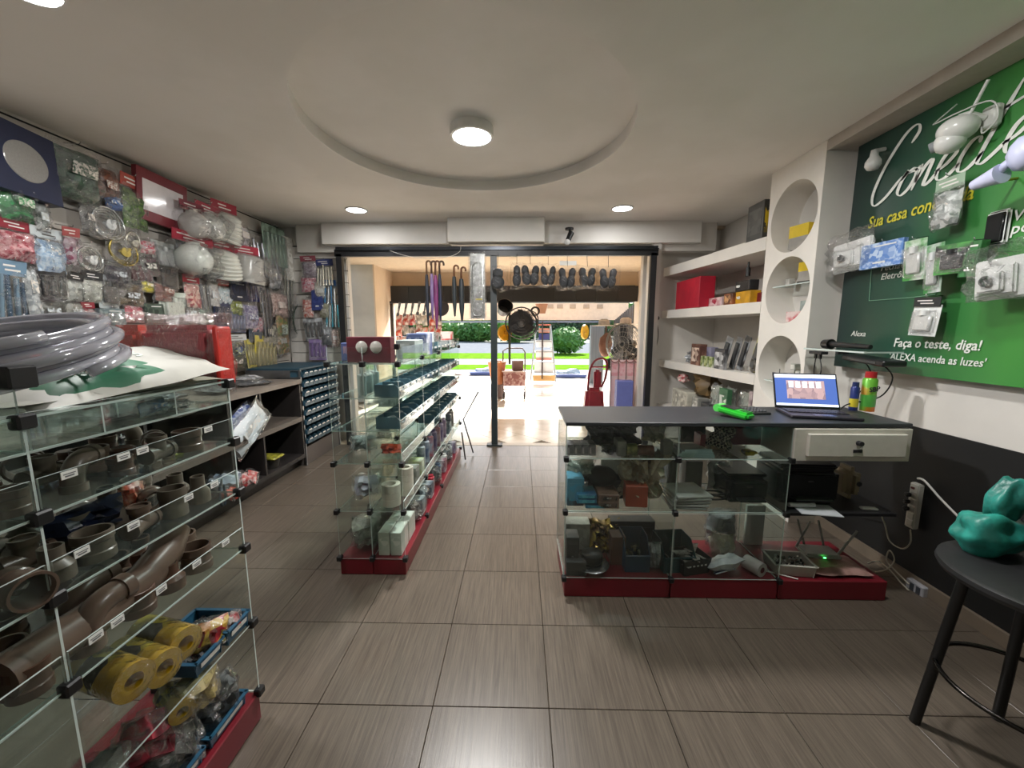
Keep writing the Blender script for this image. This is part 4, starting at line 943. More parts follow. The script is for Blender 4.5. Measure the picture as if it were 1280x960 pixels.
def heap(name, lab, cat, loc, r, h, cols, n, seed, size=.02, tube=False, group=None, rough=.3, met=0):
    """a loose heap of small alike pieces nobody could count"""
    rn = random.Random(seed); mb = MB()
    for _ in range(n):
        a = rn.random()*6.28; q = math.sqrt(rn.random()); x, y = math.cos(a)*q*r[0], math.sin(a)*q*r[1]; z = h*(1-q*q)*rn.random()+size*.4
        s_ = size*rn.uniform(.6, 1.2); ro = (rn.random()*3, rn.random()*3, rn.random()*3)
        if rn.random() < .5: mb.box((x, y, z), (s_*1.6, s_*.7, s_*.6), ro)
        else: e = Euler(ro).to_matrix() @ Vector((0, 0, s_)); mb.cyl((x-e.x, y-e.y, z-e.z*.3), (x+e.x, y+e.y, z+e.z*.3), s_*.4, n=7)
    return ob(name, mb, mt(cols[0], rough, met, c2=cols[1], sc_=40, kind='voro'), loc=loc, label=lab, cat=cat, kind='stuff', group=group)
# lowest shelves: yellow rolls, red bags, blue bins, bags of fittings
def roll(lab, p, r, l, rot, c='c9a51c'):
    t = T('yellow_roll', lab, 'roll', p, rot=rot)
    ob('sleeve', MB().lathe([(r*.45, -l/2), (r, -l/2), (r, l/2), (r*.45, l/2), (r*.45, -l/2)], n=24), mt(c, .4, c2='b89514', sc_=5), t, smooth=True)
    ob('print', MB().lathe([(r+.0006, -l*.28), (r+.0006, l*.12)], n=24), mt('d8c42c', .4, c2='3a3418', sc_=34, kind='voro'), t, smooth=True)
    ob('film', MB().lathe([(r*.2, -l*.58), (r*1.03, -l*.5), (r*1.03, l*.5), (r*.2, l*.6)], n=16), FILM, t, smooth=True)
z0 = .414
for lb_, px_, py_, c_ in (('yellow roll with black print lying uppermost on the lowest glass shelf', 205, 797, 'cfae1c'), ('yellow roll beneath the uppermost one, half hidden', 178, 826, 'c9a51c'), ('plain yellow roll with open dark core nearest the corner', 138, 842, 'c09c1e')):
    roll(lb_, tuple(ox(px_, py_, -1.10)), .049, .18, (R(90), R(20), R(76)), c_)
roll('small yellow roll end under the red bags', tuple(ox(218, 878, -1.08)), .035, .12, (R(90), 0, R(60)), 'b59a4c')
def bag(lab, p, w, h, d, c1, c2, rot=(0, 0, 0), cat='bag', nm='goods_bag', bulge=.9, sc_=30, film=True):
    _pk[0] += 1; t = T(nm, lab, cat, p, rot=rot)
    ob('contents', MB().pillow(w*.9, d*.9, h*.88, _pk[0], bulge, 8, 8), mt(c1, .4, c2=c2, sc_=sc_, kind='voro' if _pk[0] % 2 else 'noise'), t, smooth=True)
    if film: ob('film', MB().pillow(w, d*1.1, h, _pk[0]+40, 1.0, 11, 11), FILM, t, smooth=True)
    return t
bag('clear bag of yellow and red plugs beside the blue tray', (-1.05, 1.17, z0+.06), .12, .12, .07, 'c8a83c', 'a02a34', (0, R(10), R(60)))
bag('clear bag of red caps under the blue tray edge', (-1.04, 1.235, z0+.045), .09, .1, .05, 'b02a3c', 'd8d0cc', (R(30), 0, R(70)))
bag('clear bag of pale yellow fittings hanging low at the corner', (-1.05, 1.10, .34), .14, .12, .08, 'c2ae6c', '8e7c48', (R(20), 0, R(70)))
bag('red bag of screws at the foot of the yellow rolls', (-1.10, .98, .30), .16, .16, .09, 'a01e34', '6a1424', (0, R(20), R(75)))
bag('dark red bag deep beneath the clear bag', (-1.15, .74, .22), .2, .16, .1, '6c1826', '3a1018', (0, 0, R(80)))
bag('clear bag of grey brown couplings lying near the corner clamp', (-1.10, .80, .33), .2, .15, .1, '5c5650', '38342f', (R(25), 0, R(85)))
bag('clear bag of black elbows, the farther one on the plinth', (-1.08, 1.20, .20), .16, .14, .1, '26282a', '4a4e50', (R(-10), 0, R(75)))
bag('clear bag of black elbows, the nearer one on the plinth', (-1.09, 1.03, .19), .17, .14, .1, '1e2022', '5a5c5e', (R(15), 0, R(80)))
bag('clear bag of black fittings lowest beside the plinth edge', (-1.09, .86, .18), .17, .13, .1, '222426', '46484a', (R(10), 0, R(88)))
bag('clear bag of grey fittings at the bottom edge of the photo', (-1.12, .70, .19), .18, .13, .1, '3a3c3e', '6e6c68', (R(0), 0, R(88)))
def tray(lab, p, w, d, h, rz, c='2c5a76', fill=None):
    t = T('open_tray', lab, 'tray', p, rz)
    m = MB().box((0, 0, .003), (w*.86, d*.9, .006))
    for s_ in (-1, 1): m.box((s_*(w*.465), 0, h/2), (.004, d*.97, h), rot=(0, R(s_*9), 0)).box((0, s_*(d*.475), h/2), (w*.95, .004, h), rot=(R(-s_*9), 0, 0)).box((s_*w*.5, 0, h), (.012, d*1.04, .005)).box((0, s_*d*.51, h), (w*1.03, .012, .005))
    ob('tray', m, mt(c, .4, c2='24506b', sc_=4), t); ob('label_strip', MB().box((w*.505, 0, h*.62), (.002, d*.7, h*.3), rot=(0, R(9), 0)), LAB, t)
    if fill:
        m = MB(); rn = random.Random(len(lab))
        for _ in range(26): m.box((rn.uniform(-.36, .36)*w, rn.uniform(-.38, .38)*d, .012+rn.random()*h*.45), (.028, .012, .01), (rn.random()*3, rn.random()*3, rn.random()*3))
        ob('hardware', m, mt(fill[0], .3, .3, c2=fill[1], sc_=50, kind='voro'), t)
    return t
tray('blue plastic tray of nails at the end of the lowest glass shelf', (-1.10, 1.245, z0), .2, .105, .055, R(0), fill=('c8cacc', '1e1e20'))
tray('dark blue tray of grey fittings beside the tray of nails', (-1.10, 1.12, z0), .19, .11, .05, R(0), '274f68', fill=('a8acae', '4a4c50'))
for k in range(3): tray(('blue tray under the black elbows, farthest', 'blue tray under the black elbows, middle one', 'blue tray under the black elbows, nearest')[k], (-1.11, 1.18-.2*k, .119), .19, .17, .045, 0, '1f5068')
# upper shelf odds
bag('dark navy bag on the second shelf behind the price tags', (-1.18, .98, .985), .2, .1, .1, '16203a', '0e1424', (0, 0, R(85)), film=False)
bag('small clear bag with an orange label on the third shelf', (-1.2, 1.13, .985), .07, .1, .04, 'd8a890', 'b84a30', (0, 0, R(70)))
wfl = tag(ob('flat_packet', MB().pillow(.24, .025, .09, 31, .6, rot=(R(80), 0, 0)), mt('dcdedc', .4), loc=(-1.12, 1.15, 1.235), rot=(0, 0, R(65)), smooth=True), 'flat white packet lying under the open tray', 'packet')
# ================================================================ ON AND IN THE LONG DARK UNIT
rnd = random.Random(8)
tops = [('black spray gun parts in a flat clear bag', '2a2c2e', '8a8c8e'), ('dark metal strap bag', '3a3a38', '6a6a66'), ('grey pile of taps in film', '8a8c8e', '55585a'), ('dull green bag of clips', '4a4c40', '73756a'),
        ('crumpled silver bag', 'a2a4a6', '6c6e70'), ('clear bag of dark nozzles', '2e3032', '77797b'), ('dark flat bag near the bin rack', '3c3e44', '24262a'), ('bright crumpled clear bag near the bin rack', '9a9ca0', 'b8babc')]
for k, (lb, c1, c2) in enumerate(tops):
    bag(lb+' on the long counter', (-2.52-.2*(k % 2), 2.2+.235*k, .995+.01*(k % 3)), .3, .18, .045, c1, c2, (R(86), 0, R(20+37*k)), sc_=24)
pack('bag', 280, 510, 322, 546, '2c4a94', 'c4d0e0', 'dark blue plastic sack on the long counter shelf', 'sack', 'L', -2.44, None, .1, nm='plastic_sack', tilt=-25)
pack('bag', 286, 514, 336, 556, 'cfdce0', 'dfe8ec', 'white plastic sack leaning on the dark blue one on the shelf', 'sack', 'L', -2.36, None, .09, nm='plastic_sack', tilt=-38, sc_=5)
bag('yellow green packet on the long counter shelf', (-2.42, 2.62, .66), .09, .16, .05, 'b8b83c', '7c8030', (0, 0, R(80)), 'packet')
bag('brown packet beside the yellow green one', (-2.46, 2.5, .65), .12, .16, .06, '7a4a38', '54362a', (0, 0, R(80)), 'packet')
for k, y in enumerate((2.30, 2.38, 2.46, 2.56)):
    fitting('coupling', .05, .085, -2.44, y, .5645, 0, 'brown coupling on the long counter shelf, %s from the sacks' % ORD[3-k], 'brown couplings on the long counter shelf')
bag('bundle of blue and silver blister cards on the bottom board', (-2.43, 3.02, .25), .26, .18, .14, '5a6a80', 'b8c4d0', (R(40), 0, R(55)), sc_=18)
bag('pink and white bag on the bottom board', (-2.40, 3.22, .2), .26, .1, .1, 'd8c0bc', 'b83a3c', (R(60), 0, R(75)))
bag('orange red bag at the front edge of the bottom board', (-2.32, 2.95, .19), .16, .08, .08, 'd0452c', 'a83020', (R(50), 0, R(70)))
bk = T('yellow_lidded_tub', 'small dark tub with a yellow lid on the bottom board', 'tub', (-2.45, 3.66, .15)); 
ob('tub', MB().lathe([(0, .001), (.07, .001), (.085, .09), (0, .09)], n=20), mt('2e2c28', .5), bk, smooth=True); ob('lid', MB().box((0, 0, .105), (.2, .17, .025), bev=.01), mt('b4b040', .4, c2='6c6a2a', sc_=20), bk)
pr = T('pliers', 'pliers with dark handles hanging from the shelf edge by the dark counter', 'tool', (-2.30, 2.84, .2)); ob('handle', MB().tube([(0, -.02, .1), (0, -.03, 0), (0, -.012, -.06)], .009, 8).tube([(0, .02, .1), (0, .03, 0), (0, .012, -.06)], .009, 8), mt('22303c', .5), pr); ob('jaw', MB().cyl((0, -.01, .09), (0, .01, .15), .012, .005), STEEL, pr)
# ================================================================ MIDDLE GLASS CASE
def bx(lab, x, y, z, w, d, h, c, c2=None, rz=0, nm='carton', cat='box', panel=None, txt=None, tcol='f0f0ee', g=None, side=None):
    t = T(nm, lab, cat, (x, y, z), rz, g)
    ob('carton', MB().box((0, 0, h/2), (w, d, h), bev=min(.003, min(w, d, h)*.1)), mt(c, .45, c2=c2, sc_=9), t)
    if panel: ob('printed_panel', MB().box((0, -d/2-.0008, h*.5), (w*.78, .0015, h*.62)), mt(panel, .4, c2=c2 or c, sc_=26, kind='voro'), t)
    if side: ob('side_print', MB().box((-w/2-.0008, 0, h*.5), (.0015, d*.8, h*.7)), mt(side, .4, c2=c, sc_=24, kind='voro'), t)
    if txt: text(txt, min(h*.32, w*.22), mt(tcol, .5), t, (0, -d/2-.002, h*.4), FY, al='CENTER', name='lettering')
    return t
# ceramic lamp holders carton and tapes (front cell)
for k, x in enumerate((-.835, -.76)):
    for j in range(2):
        bx('tall white and green carton, %s in the row on the red plinth' % (('nearest outer', 'second outer'), ('nearest by the aisle', 'second by the aisle'))[k][j], x, 2.31+.17*j, .112, .068, .15, .15-.01*j, 'd8d8d0', 'c4ccc2', panel='e4e4dc', nm='tall_carton', side='3f7c50')
bag('large clear bag of white plastic nuts on the plinth', (-.995, 2.36, .215), .18, .2, .15, 'b9b9ad', '8c8c82', (R(12), 0, 0), sc_=26)
bag('second clear bag of white plastic nuts deeper in the case', (-.99, 2.62, .2), .18, .18, .15, 'a5a598', '77776e', (R(12), 0, 0), sc_=26)
def tape(lab, x, y, z, r, h, c, cor='d8d4c4'):
    t = T('tape_roll', lab, 'tape', (x, y, z)); ob('tape', MB().lathe([(r*.62, 0), (r, 0), (r, h), (r*.62, h), (r*.62, 0)], n=26), mt(c, .35, c2=c, sc_=6, kind='wave'), t, smooth=True)
    ob('core', MB().lathe([(r*.55, 0), (r*.62, 0), (r*.62, h), (r*.55, h), (r*.55, 0)], n=26), mt(cor, .6), t, smooth=True); return t
for k in range(3): tape('wide cream tape roll in the nearer stack, %s' % ('lowest', 'middle one', 'topmost')[k], -.80, 2.31, .4145+.045*k, .057, .044, 'd2cfc0')
for k in range(4): tape('cream tape roll in the farther stack, %s from the shelf' % ORD[k], -.755, 2.47, .4145+.046*k, .05, .045, 'd6d3c4')
bag('pale lilac clear bag on the glass shelf', (-.99, 2.4, .5), .17, .15, .13, 'a8a8bc', 'c8c8d4', (R(10), 0, 0), sc_=14)
bag('orange label packet behind the glass', (-.80, 2.35, .76), .14, .07, .08, 'e0562c', 'a83a20', (0, 0, 0), film=False)
bag('crumpled clear bag on the upper middle shelf', (-1.0, 2.42, .78), .18, .11, .12, '6c7476', '98a0a0', (0, 0, 0))
bag('second crumpled clear bag on the upper middle shelf', (-.99, 2.66, .78), .18, .11, .12, '747a78', 'a0a6a2', (0, 0, 0))
for k in range(4):
    bx('white double socket box, %s of four in the case' % ('lower near', 'lower far', 'upper near', 'upper far')[k], -1.04+.085*(k % 2), 2.95, .909+.072*(k//2), .082, .06, .07, 'c9ccc6', 'b3b6b0', nm='socket_box', panel='dde0da')
# teal trays along the aisle side
tl = None
for r_, (z, n_) in enumerate(((.905, 14), (1.10, 14), (1.30, 9), (.708, 8))):
    for c_ in range(n_):
        y = (2.33 if z < 1.2 else 3.05)+c_*.148 + (.95 if z == .708 else 0)
        if y > 4.42: continue
        lab = 'teal parts bin, %s from the near end, %s glass shelf of the middle case' % (ORD[c_], ('second', 'upper', 'top', 'third')[r_])
        if tl is None:
            tl = T('parts_bin', lab, 'bin', (-.78, y, z+.0035), group='teal bins in the middle case')
            ob('tray', bin_mb(.135, .15, .07), mt('4a6a78', .4, c2='527684', sc_=5), tl); ob('label_strip', MB().box((.0905, 0, .048), (.002, .07, .014)), LAB, tl)
            ob('hardware', MB().sph((-.01, 0, .035), (.055, .055, .03), nz=.6, sub=2, fz=14), mt('9ba6a8', .35, .5, sc_=60), tl)
        else: dup(tl, (-.78, y, z+.0035), 0, lab, 'teal bins in the middle case')
# bottles and tubes standing behind on the far-side shelves
for k in range(6):
    t = T('sealant_tube', 'white pointed sealant tube, %s of six behind the glass' % ORD[k], 'tube', (-.94-.03*(k % 2), 2.30+.055*k, 1.1035))
    ob('cartridge', MB().cyl((0, 0, 0), (0, 0, .12), .022, n=14), mt('b9c4c4', .4), t, smooth=True); ob('nozzle', MB().cyl((0, 0, .12), (0, 0, .175), .008, .002, n=10), mt('c8d2d2', .4), t, smooth=True)
# lower far cells: jars, cans, packets by the aisle
specs = [(.1125, [('bag', '5c5c58', '8e8e88'), ('box', 'd8dad8', '9098a0'), ('bag', '34404c', '9aa4ac'), ('bx2', 'c0c4c8', '58606c'), ('can', 'c8ccd0', 'b03040'), ('bag', 'a8acb0', '606870'), ('can', 'd8d8d4', '3a4a6a'), ('box', 'c4c8cc', '7a5060'), ('can', '9a6870', 'd8d8d8'), ('bag', 'a4a8b0', '54586a'), ('can', '8a8ea0', 'd0d0d8'), ('box', 'b0a8b8', '706880')]),
         (.4145, [('box', 'c8cac4', '787c74'), ('bx2', '9fb04a', 'd0d4c0'), ('can', 'b8c0c8', '5c6874'), ('can', 'a8b4c0', '50607a'), ('can', '9c5c68', '9ca4b4'), ('can', 'a898b8', '6a5a8c'), ('can', '8c4a5a', 'c0a8b0'), ('can', 'b8b0c8', '77709a'), ('can', '7a6a88', 'b8a8c0'), ('box', 'b0b4bc', '60707c'), ('can', '98a0ac', '5a6070'), ('can', 'a8a4a0', '6a6864')])]
for z, L_ in specs:
    for k, (kd, c1, c2) in enumerate(L_):
        y = 2.66+.148*k
        if z < .2 and k == 0: y = 2.68
        wn_ = 'on the plinth' if z < .2 else 'on the lower glass shelf'
        x = -.775
        if kd == 'bag': bag('small crinkled bag, %s item from the tapes %s' % (ORD[k], wn_), (x, y, z+.075), .12, .14, .08, c1, c2, (0, 0, R(80)))
        elif kd == 'can':
            h_ = .2 if z > .2 else .13
            t = T('spray_can', 'upright spray can, %s item from the tapes %s' % (ORD[k], wn_), 'can', (x, y, z))
            ob('can', MB().lathe([(0, 0), (.032, 0), (.033, h_*.84), (.022, h_*.9), (0, h_*.9)], n=18), mt(c1, .3, .2, c2=c2, sc_=14), t, smooth=True)
            ob('cap', MB().lathe([(.023, h_*.9), (.023, h_), (0, h_)], n=14), mt(c2, .4), t, smooth=True)
        else: bx('small printed carton, %s item from the tapes %s' % (ORD[k], wn_), x, y, z, .1, .1, .12, c1, c2, R(90), panel=c2)
# on top of the middle case
t = bx('dark red carton with two round white fittings on its face', -.88, 2.30, 1.304, .27, .06, .15, '6c2a36', '5c2430', R(-6), nm='lamp_carton')
for k in range(2): ob('round_lamp', MB().lathe([(0, .012), (.028, .008), (.036, 0), (.036, -.004), (0, -.004)], n=22), mt('dcd9d2', .3), t, (-.04+.088*k, -.032, .09), (R(90), 0, 0), smooth=True)
bx('blue printed carton beside the dark red one', -1.035, 2.42, 1.304, .13, .06, .11, '3c4c7c', '5c6ca0', R(8), panel='c09aa8', nm='printed_carton')
bx('white lidded carton with blue print behind the dark red one', -.77, 3.0, 1.304, .16, .12, .16, 'd4d6da', '5c6c98', R(-8), nm='printed_carton', panel='bcc4d8')
bx('tall white and blue canister box beside the aisle', -.76, 3.15, 1.304, .12, .1, .17, 'd8dcde', 'b8c0c8', 0, nm='printed_carton', panel='e6e8ea')
bx('clear plastic storage box full of white strips', -.765, 2.72, 1.304, .13, .22, .12, 'aab4b2', '8c9896', 0, nm='storage_box', panel='c8d0ce')
bx('red and white small box far along the top of the case', -.78, 4.2, 1.38, .12, .1, .09, 'c0524c', 'e0c8c0', 0, nm='printed_carton', panel='d8c8c0')
bx('pale carton carrying the red and white small box', -.80, 4.2, 1.304, .16, .14, .076, 'cfd4d4', 'b0b6b6', 0, nm='printed_carton')
for k in range(4): bag('dangling bunch of small fittings, %s along the top of the case' % ORD[k], (-.85, 3.35+.2*k, 1.40), .1, .14, .07, 'a8a49a', '8a5a50' if k % 2 else '6c706c', (0, 0, R(30*k)))
# angled floor rack leaning at the far end
fl = T('folding_display_stand', 'thin black folding stand leaning at the far end of the middle case', 'stand', (-.62, 4.55, 0))
ob('frame', MB().tube([(.06, 0, .02), (-.06, .05, .42), (.12, .1, .75)], .009, 6).tube([(.0, -.25, .02), (-.06, -.1, .3)], .009, 6), mt('3c3a38', .4, .5), fl)
# ================================================================ SERVICE COUNTER GOODS
Z1, Z2, Z3, Z4 = .1145, .5105, .8115, 1.0115
def span(x0, y0, x1, y1, Y, z):
    a = oy(x0, (y0+y1)/2, Y); b = oy(x1, (y0+y1)/2, Y); t = oy((x0+x1)/2, y0, Y); return (a.x+b.x)/2, b.x-a.x, max(t.z-z, .015)
def fbx(lab, x0, y0, x1, y1, Y, z, d, c, c2=None, rz=0, **k):
    x, w, h = span(x0, y0, x1, y1, Y, z); return bx(lab, x, Y+d/2, z, w, d, h, c, c2, rz, **k)
def fbag(lab, x0, y0, x1, y1, Y, z, d, c1, c2, rx=0, **k):
    x, w, h = span(x0, y0, x1, y1, Y, z); return bag(lab, (x, Y+d/2, z+h/2), w, h, d, c1, c2, (R(rx), 0, 0), **k)
# -- plinth level
fbx('grey carton standing at the aisle corner of the plinth', 707, 655, 737, 716, 2.26, Z1, .1, '6f6c68', 'a9a69e', panel='8b8883')
fbx('black camera carton in front of the grey one', 708, 672, 724, 706, 2.10, Z1, .1, '1f1f21', '3a3a3c', panel='2e2e30', txt='D', tcol='b0b0b0')
fbx('low black box at the foot of the camera carton', 708, 703, 733, 720, 2.05, Z1, .05, '252526', '2e2e30')
t = T('chrome_table_lamp', 'round chrome dish with a black knob top on the plinth', 'lamp', (.42, 2.12, Z1))
ob('dish', MB().lathe([(0, .002), (.05, .002), (.095, .03), (.1, .036), (.092, .04), (.05, .045), (0, .045)], n=30), mt('9a9c9e', .25, .9), t, smooth=True)
ob('knob', MB().lathe([(0, .05), (.055, .05), (.064, .065), (.06, .1), (.04, .108), (0, .11)], n=26), mt('232324', .35), t, smooth=True); ob('neck', MB().cyl((0, 0, .04), (0, 0, .055), .035, n=20), CHROME, t)
gf = tag(ob('crumpled_foil', MB().pillow(.2, .1, .2, 66, 1.6, 16, 16), mt('b89a4e', .3, .6, c2='6a4a30', sc_=30, kind='voro'), loc=(.53, 2.3, .22), rot=(R(-15), 0, 0), smooth=True), 'crumpled gold and orange foil bag behind the chrome lamp', 'foil bag')
fbx('big black carton leaning behind the blue bin', 763, 652, 818, 700, 2.3, Z1, .09, '17191a', '202224', txt='', panel='1c1f22')
fbx('brown carton in front of the big black one', 764, 672, 782, 708, 2.16, Z1, .1, '6b4636', '5a3a2c')
def fbin(lab, x0, y0, x1, Y, rz, c, fill):
    x, w, h = span(x0, y0, x1, 716, Y, Z1); t = T('parts_bin', lab, 'bin', (x, Y+.08, Z1), rz-R(90))
    ob('tray', bin_mb(w, .17, h), mt(c, .4), t)
    m = MB(); rn = random.Random(len(lab))
    for _ in range(9): m.lathe([(.004, 0), (.018, 0), (.018, .012), (.004, .012), (.004, 0)], (rn.uniform(-.06, .06), rn.uniform(-.35, .35)*w, rn.uniform(.012, h*.5)), 12, (rn.random()*3, rn.random()*3, 0))
    ob('hardware', m, mt(fill[0], .35, c2=fill[1], sc_=40, kind='voro'), t, smooth=True); return t
fbin('dark blue open bin of tape spools on the plinth', 782, 676, 812, 2.1, 0, '27405a', ('b7ae8c', '6a6a60'))
fbin('dark teal open bin beside the black basket', 828, 680, 868, 2.1, R(5), '1c4850', ('37505a', '22303a'))
fbag('crumpled clear bag between the two bins', 811, 680, 829, 717, 2.1, Z1, .06, '6d7072', '9a9d9f')
bkt = T('black_basket', 'small black slotted basket full of white slips', 'basket', (.99, 2.14, Z1), R(14))
m = MB().box((0, 0, .004), (.16, .13, .006))
for s_ in (-1, 1): m.box((s_*.082, 0, .05), (.004, .14, .09), rot=(0, R(s_*7), 0)).box((0, s_*.068, .05), (.17, .004, .09), rot=(R(-s_*7), 0, 0))
ob('basket', m, mt('18191a', .4), bkt)
for k in range(5): ob('slot', MB().box((-.05+.025*k, -.0745, .06), (.012, .002, .008)), mt('c8c8c4', .5), bkt)
m = MB(); rn = random.Random(3)
for k in range(8): m.box((rn.uniform(-.05, .05), rn.uniform(-.04, .04), .07+.004*k), (.09, .04, .002), (rn.uniform(-.5, .5), rn.uniform(-.5, .5), rn.random()*3))
ob('paper_slips', m, mt('c9c4c0', .6, c2='9a9490', sc_=30), bkt)
fbag('ivory bag of small parts behind the black basket', 893, 672, 925, 716, 2.2, Z1, .12, 'c8c2b0', 'aaa58f')
x_ = bag('white package with dark blue print lying on the plinth', (1.17, 2.10, .175), .22, .13, .07, 'dde0e4', 'c5c8d0', (R(62), R(-18), 0), film=False)
ob('blue_print', MB().box((-.02, -.036, .01), (.11, .004, .05)), mt('3a3c8c', .5, c2='dfe0ea', sc_=40, kind='voro'), x_)
t = T('paper_roll', 'white roll with a dark red core lying at the end of the second plinth section', 'roll', (1.345, 2.11, .155), rot=(R(90), 0, R(25)))
ob('paper', MB().lathe([(.016, -.05), (.04, -.05), (.04, .05), (.016, .05), (.016, -.05)], n=24), mt('d2c8c8', .5), t, smooth=True); ob('core', MB().lathe([(.012, -.051), (.017, -.051), (.017, .051), (.012, .051), (.012, -.051)], n=18), mt('6c2030', .5), t, smooth=True)
fbag('grey white plastic packet standing behind the ivory bag', 886, 640, 925, 690, 2.36, Z1, .1, 'a9afb0', '8d9394', sc_=12)
fbx('tall white board standing behind the plinth goods', 932, 632, 955, 690, 2.40, Z1, .02, 'c4c5c2', None)
wt = T('white_basket', 'white plastic basket of small black and white parts on the last plinth', 'basket', (1.56, 2.14, Z1), R(-6))
m = MB().box((0, 0, .004), (.19, .13, .006))
for s_ in (-1, 1): m.box((s_*.1, 0, .035), (.004, .15, .065), rot=(0, R(s_*10), 0)).box((0, s_*.07, .035), (.2, .004, .065), rot=(R(-s_*10), 0, 0)).box((s_*.107, 0, .068), (.014, .16, .004)).box((0, s_*.077, .068), (.22, .014, .004))
ob('basket', m, mt('bdbab2', .4), wt)
m = MB(); rn = random.Random(5)
for _ in range(30): m.box((rn.uniform(-.08, .08), rn.uniform(-.05, .05), .02+rn.random()*.05), (.02, .012, .01), (rn.random()*3, rn.random()*3, 0))
ob('small_parts', m, mt('cfcdc8', .4, c2='2a2a2a', sc_=50, kind='voro'), wt)
rt = T('wifi_router', 'white router with four aerials and a green light', 'router', (1.80, 2.24, .15), R(-6))
ob('body', MB().box((0, 0, .016), (.2, .13, .03), bev=.012, seg=2), mt('a8a8a0', .3), rt, smooth=True)
for x, y, a in ((-.09, .05, 20), (-.04, .06, -14), (.07, .06, -12), (.1, -.02, 28)): ob('aerial', MB().cyl((x, y, .02), (x+math.sin(R(a))*.2, y+.01, .02+.17*math.cos(R(a))), .007, .006, n=8), mt('9a9a94', .4), rt, smooth=True)
ob('status_light', MB().box((0, -.066, .018), (.012, .003, .006)), mt('3cff5a', .5, em=6.), rt)
tag(ob('pink_cloth', MB().pillow(.36, .035, .2, 71, 1.0, 14, 10, rot=(R(90), 0, 0)), mt('b08a82', .6, c2='94706a', sc_=14), loc=(1.80, 2.16, .135), smooth=True), 'folded pink plastic bag lying under the router', 'bag')
tag(ob('white_stick', MB().cyl((0, 0, 0), (.13, -.07, .0), .0035, n=8), PAPER, loc=(1.42, 2.11, .121)), 'thin white stick lying across the plinth joint', 'stick')
# -- middle glass shelf
fbx('blue topped packet stack at the aisle corner of the glass shelf', 709, 598, 730, 640, 2.1, Z2, .12, '2f3448', '5a9ab8', panel='4aa0c8')
for k in range(3): fbx('blue and teal switch box, %s of the pile' % ('lowest', 'middle', 'top')[k], 732, 632-8*k, 757, 640-8*k, 2.07, Z2+.0001+.026*k, .16, '235c86', '3f92b4', panel='58b0c8') if k == 0 else bx('blue and teal switch box, %s of the pile' % ('lowest', 'middle', 'top')[k], .373, 2.15, Z2+.0275*k, .11, .16, .026, '235c86', '3f92b4', panel='58b0c8')
for k in range(2): bx('brown carton with black 8012 label, %s one' % ('lower', 'upper')[k], .495, 2.14, Z2+.041*k, .115, .14, .04, '8a6a5c', '7a5c50', panel='1d1d20', txt='8012', tcol='d8d8d8')
fbx('orange red carton beside the 8012 cartons', 784, 608, 811, 640, 2.09, Z2, .14, 'b84a2c', 'a8442a', R(-6))
t = T('baseball_cap', 'black cap resting on the boxes behind the glass', 'cap', (.45, 2.24, Z2+.13)); ob('crown', MB().sph((.03, 0, -.005), (.095, .085, .06), sub=3), mt('191a1c', .7), t, smooth=2); ob('visor', MB().sph((-.09, 0, -.01), (.07, .08, .012), sub=2), mt('1b1c1e', .6), t, smooth=2)
fbx('dark box carrying the black cap', 735, 600, 783, 636, 2.20, Z2, .1, '222326', '2c2d30')
tag(ob('paper_flower_bundle', MB().pillow(.24, .12, .28, 81, 1.9, 18, 18), mt('cfc8b4', .7, c2='a8967c', sc_=16), loc=(.70, 2.2, .66), smooth=True), 'crumpled bundle of cream wrapping paper behind the counter divider', 'paper bundle')
m = MB()
for k in range(9):
    a = k*.7; m.cyl((math.cos(a)*.03, math.sin(a)*.03, 0), (math.cos(a)*.11, math.sin(a)*.06, .1+.02*(k % 3)), .004, .03, n=5, cap=False)
tag(ob('paper_bouquet', m, mt('dcd6c4', .7, c2='b8a88c', sc_=14), loc=(.74, 2.17, .68)), 'spiky cream paper bouquet poking above the paper bundle', 'paper bouquet')
fbx('white panel standing behind the glass at the shelf', 751, 575, 783, 616, 2.30, Z2, .02, 'b9b8b0', None)
fbx('grey upright carton behind the paper stack', 857, 577, 878, 612, 2.32, Z2, .1, '55524f', '6a6764')
for k, x in enumerate((.885, .935)):
    t = T('dark_canister', 'dark grey canister with open top, %s of two' % ('nearer the papers', 'beside the cables')[k], 'canister', (x+.02, 2.37, Z2)); ob('shell', MB().lathe([(0, .001), (.026, .001), (.026, .2+.03*k), (.021, .2+.03*k), (.021, .02), (0, .02)], n=20), mt('4a4644', .4), t, smooth=True)
for k in range(5): tag(ob('paper_stack_sheet', MB().box((0, 0, 0), (.2, .2, .011), bev=.002), mt(('a9a7a4', 'c4c3c2', '8f8d8a', 'b8b7b5', 'cfcecc')[k], .6), loc=(.94+.004*k, 2.16, Z2+.007+.0165*k), rot=(0, 0, R(-6+3*k))), 'white board in the stack on the glass shelf, %s from the bottom' % ORD[k], 'board')
cbm = MB(); P = smooth_path([(math.cos(k*.9)*.07, math.sin(k*.9)*.045, .008+.004*k) for k in range(16)], 4); cbm.tube(P, .006, 6)
tag(ob('black_cable_bundle', cbm, mt('161617', .5), loc=(1.12, 2.16, Z2+.01), smooth=2), 'tangled black cable on the glass shelf beside the printer', 'cable')
fbag('white crumpled bag above the black cable', 888, 578, 918, 625, 2.28, Z2, .1, 'b4b8b8', '8f9596', sc_=12)
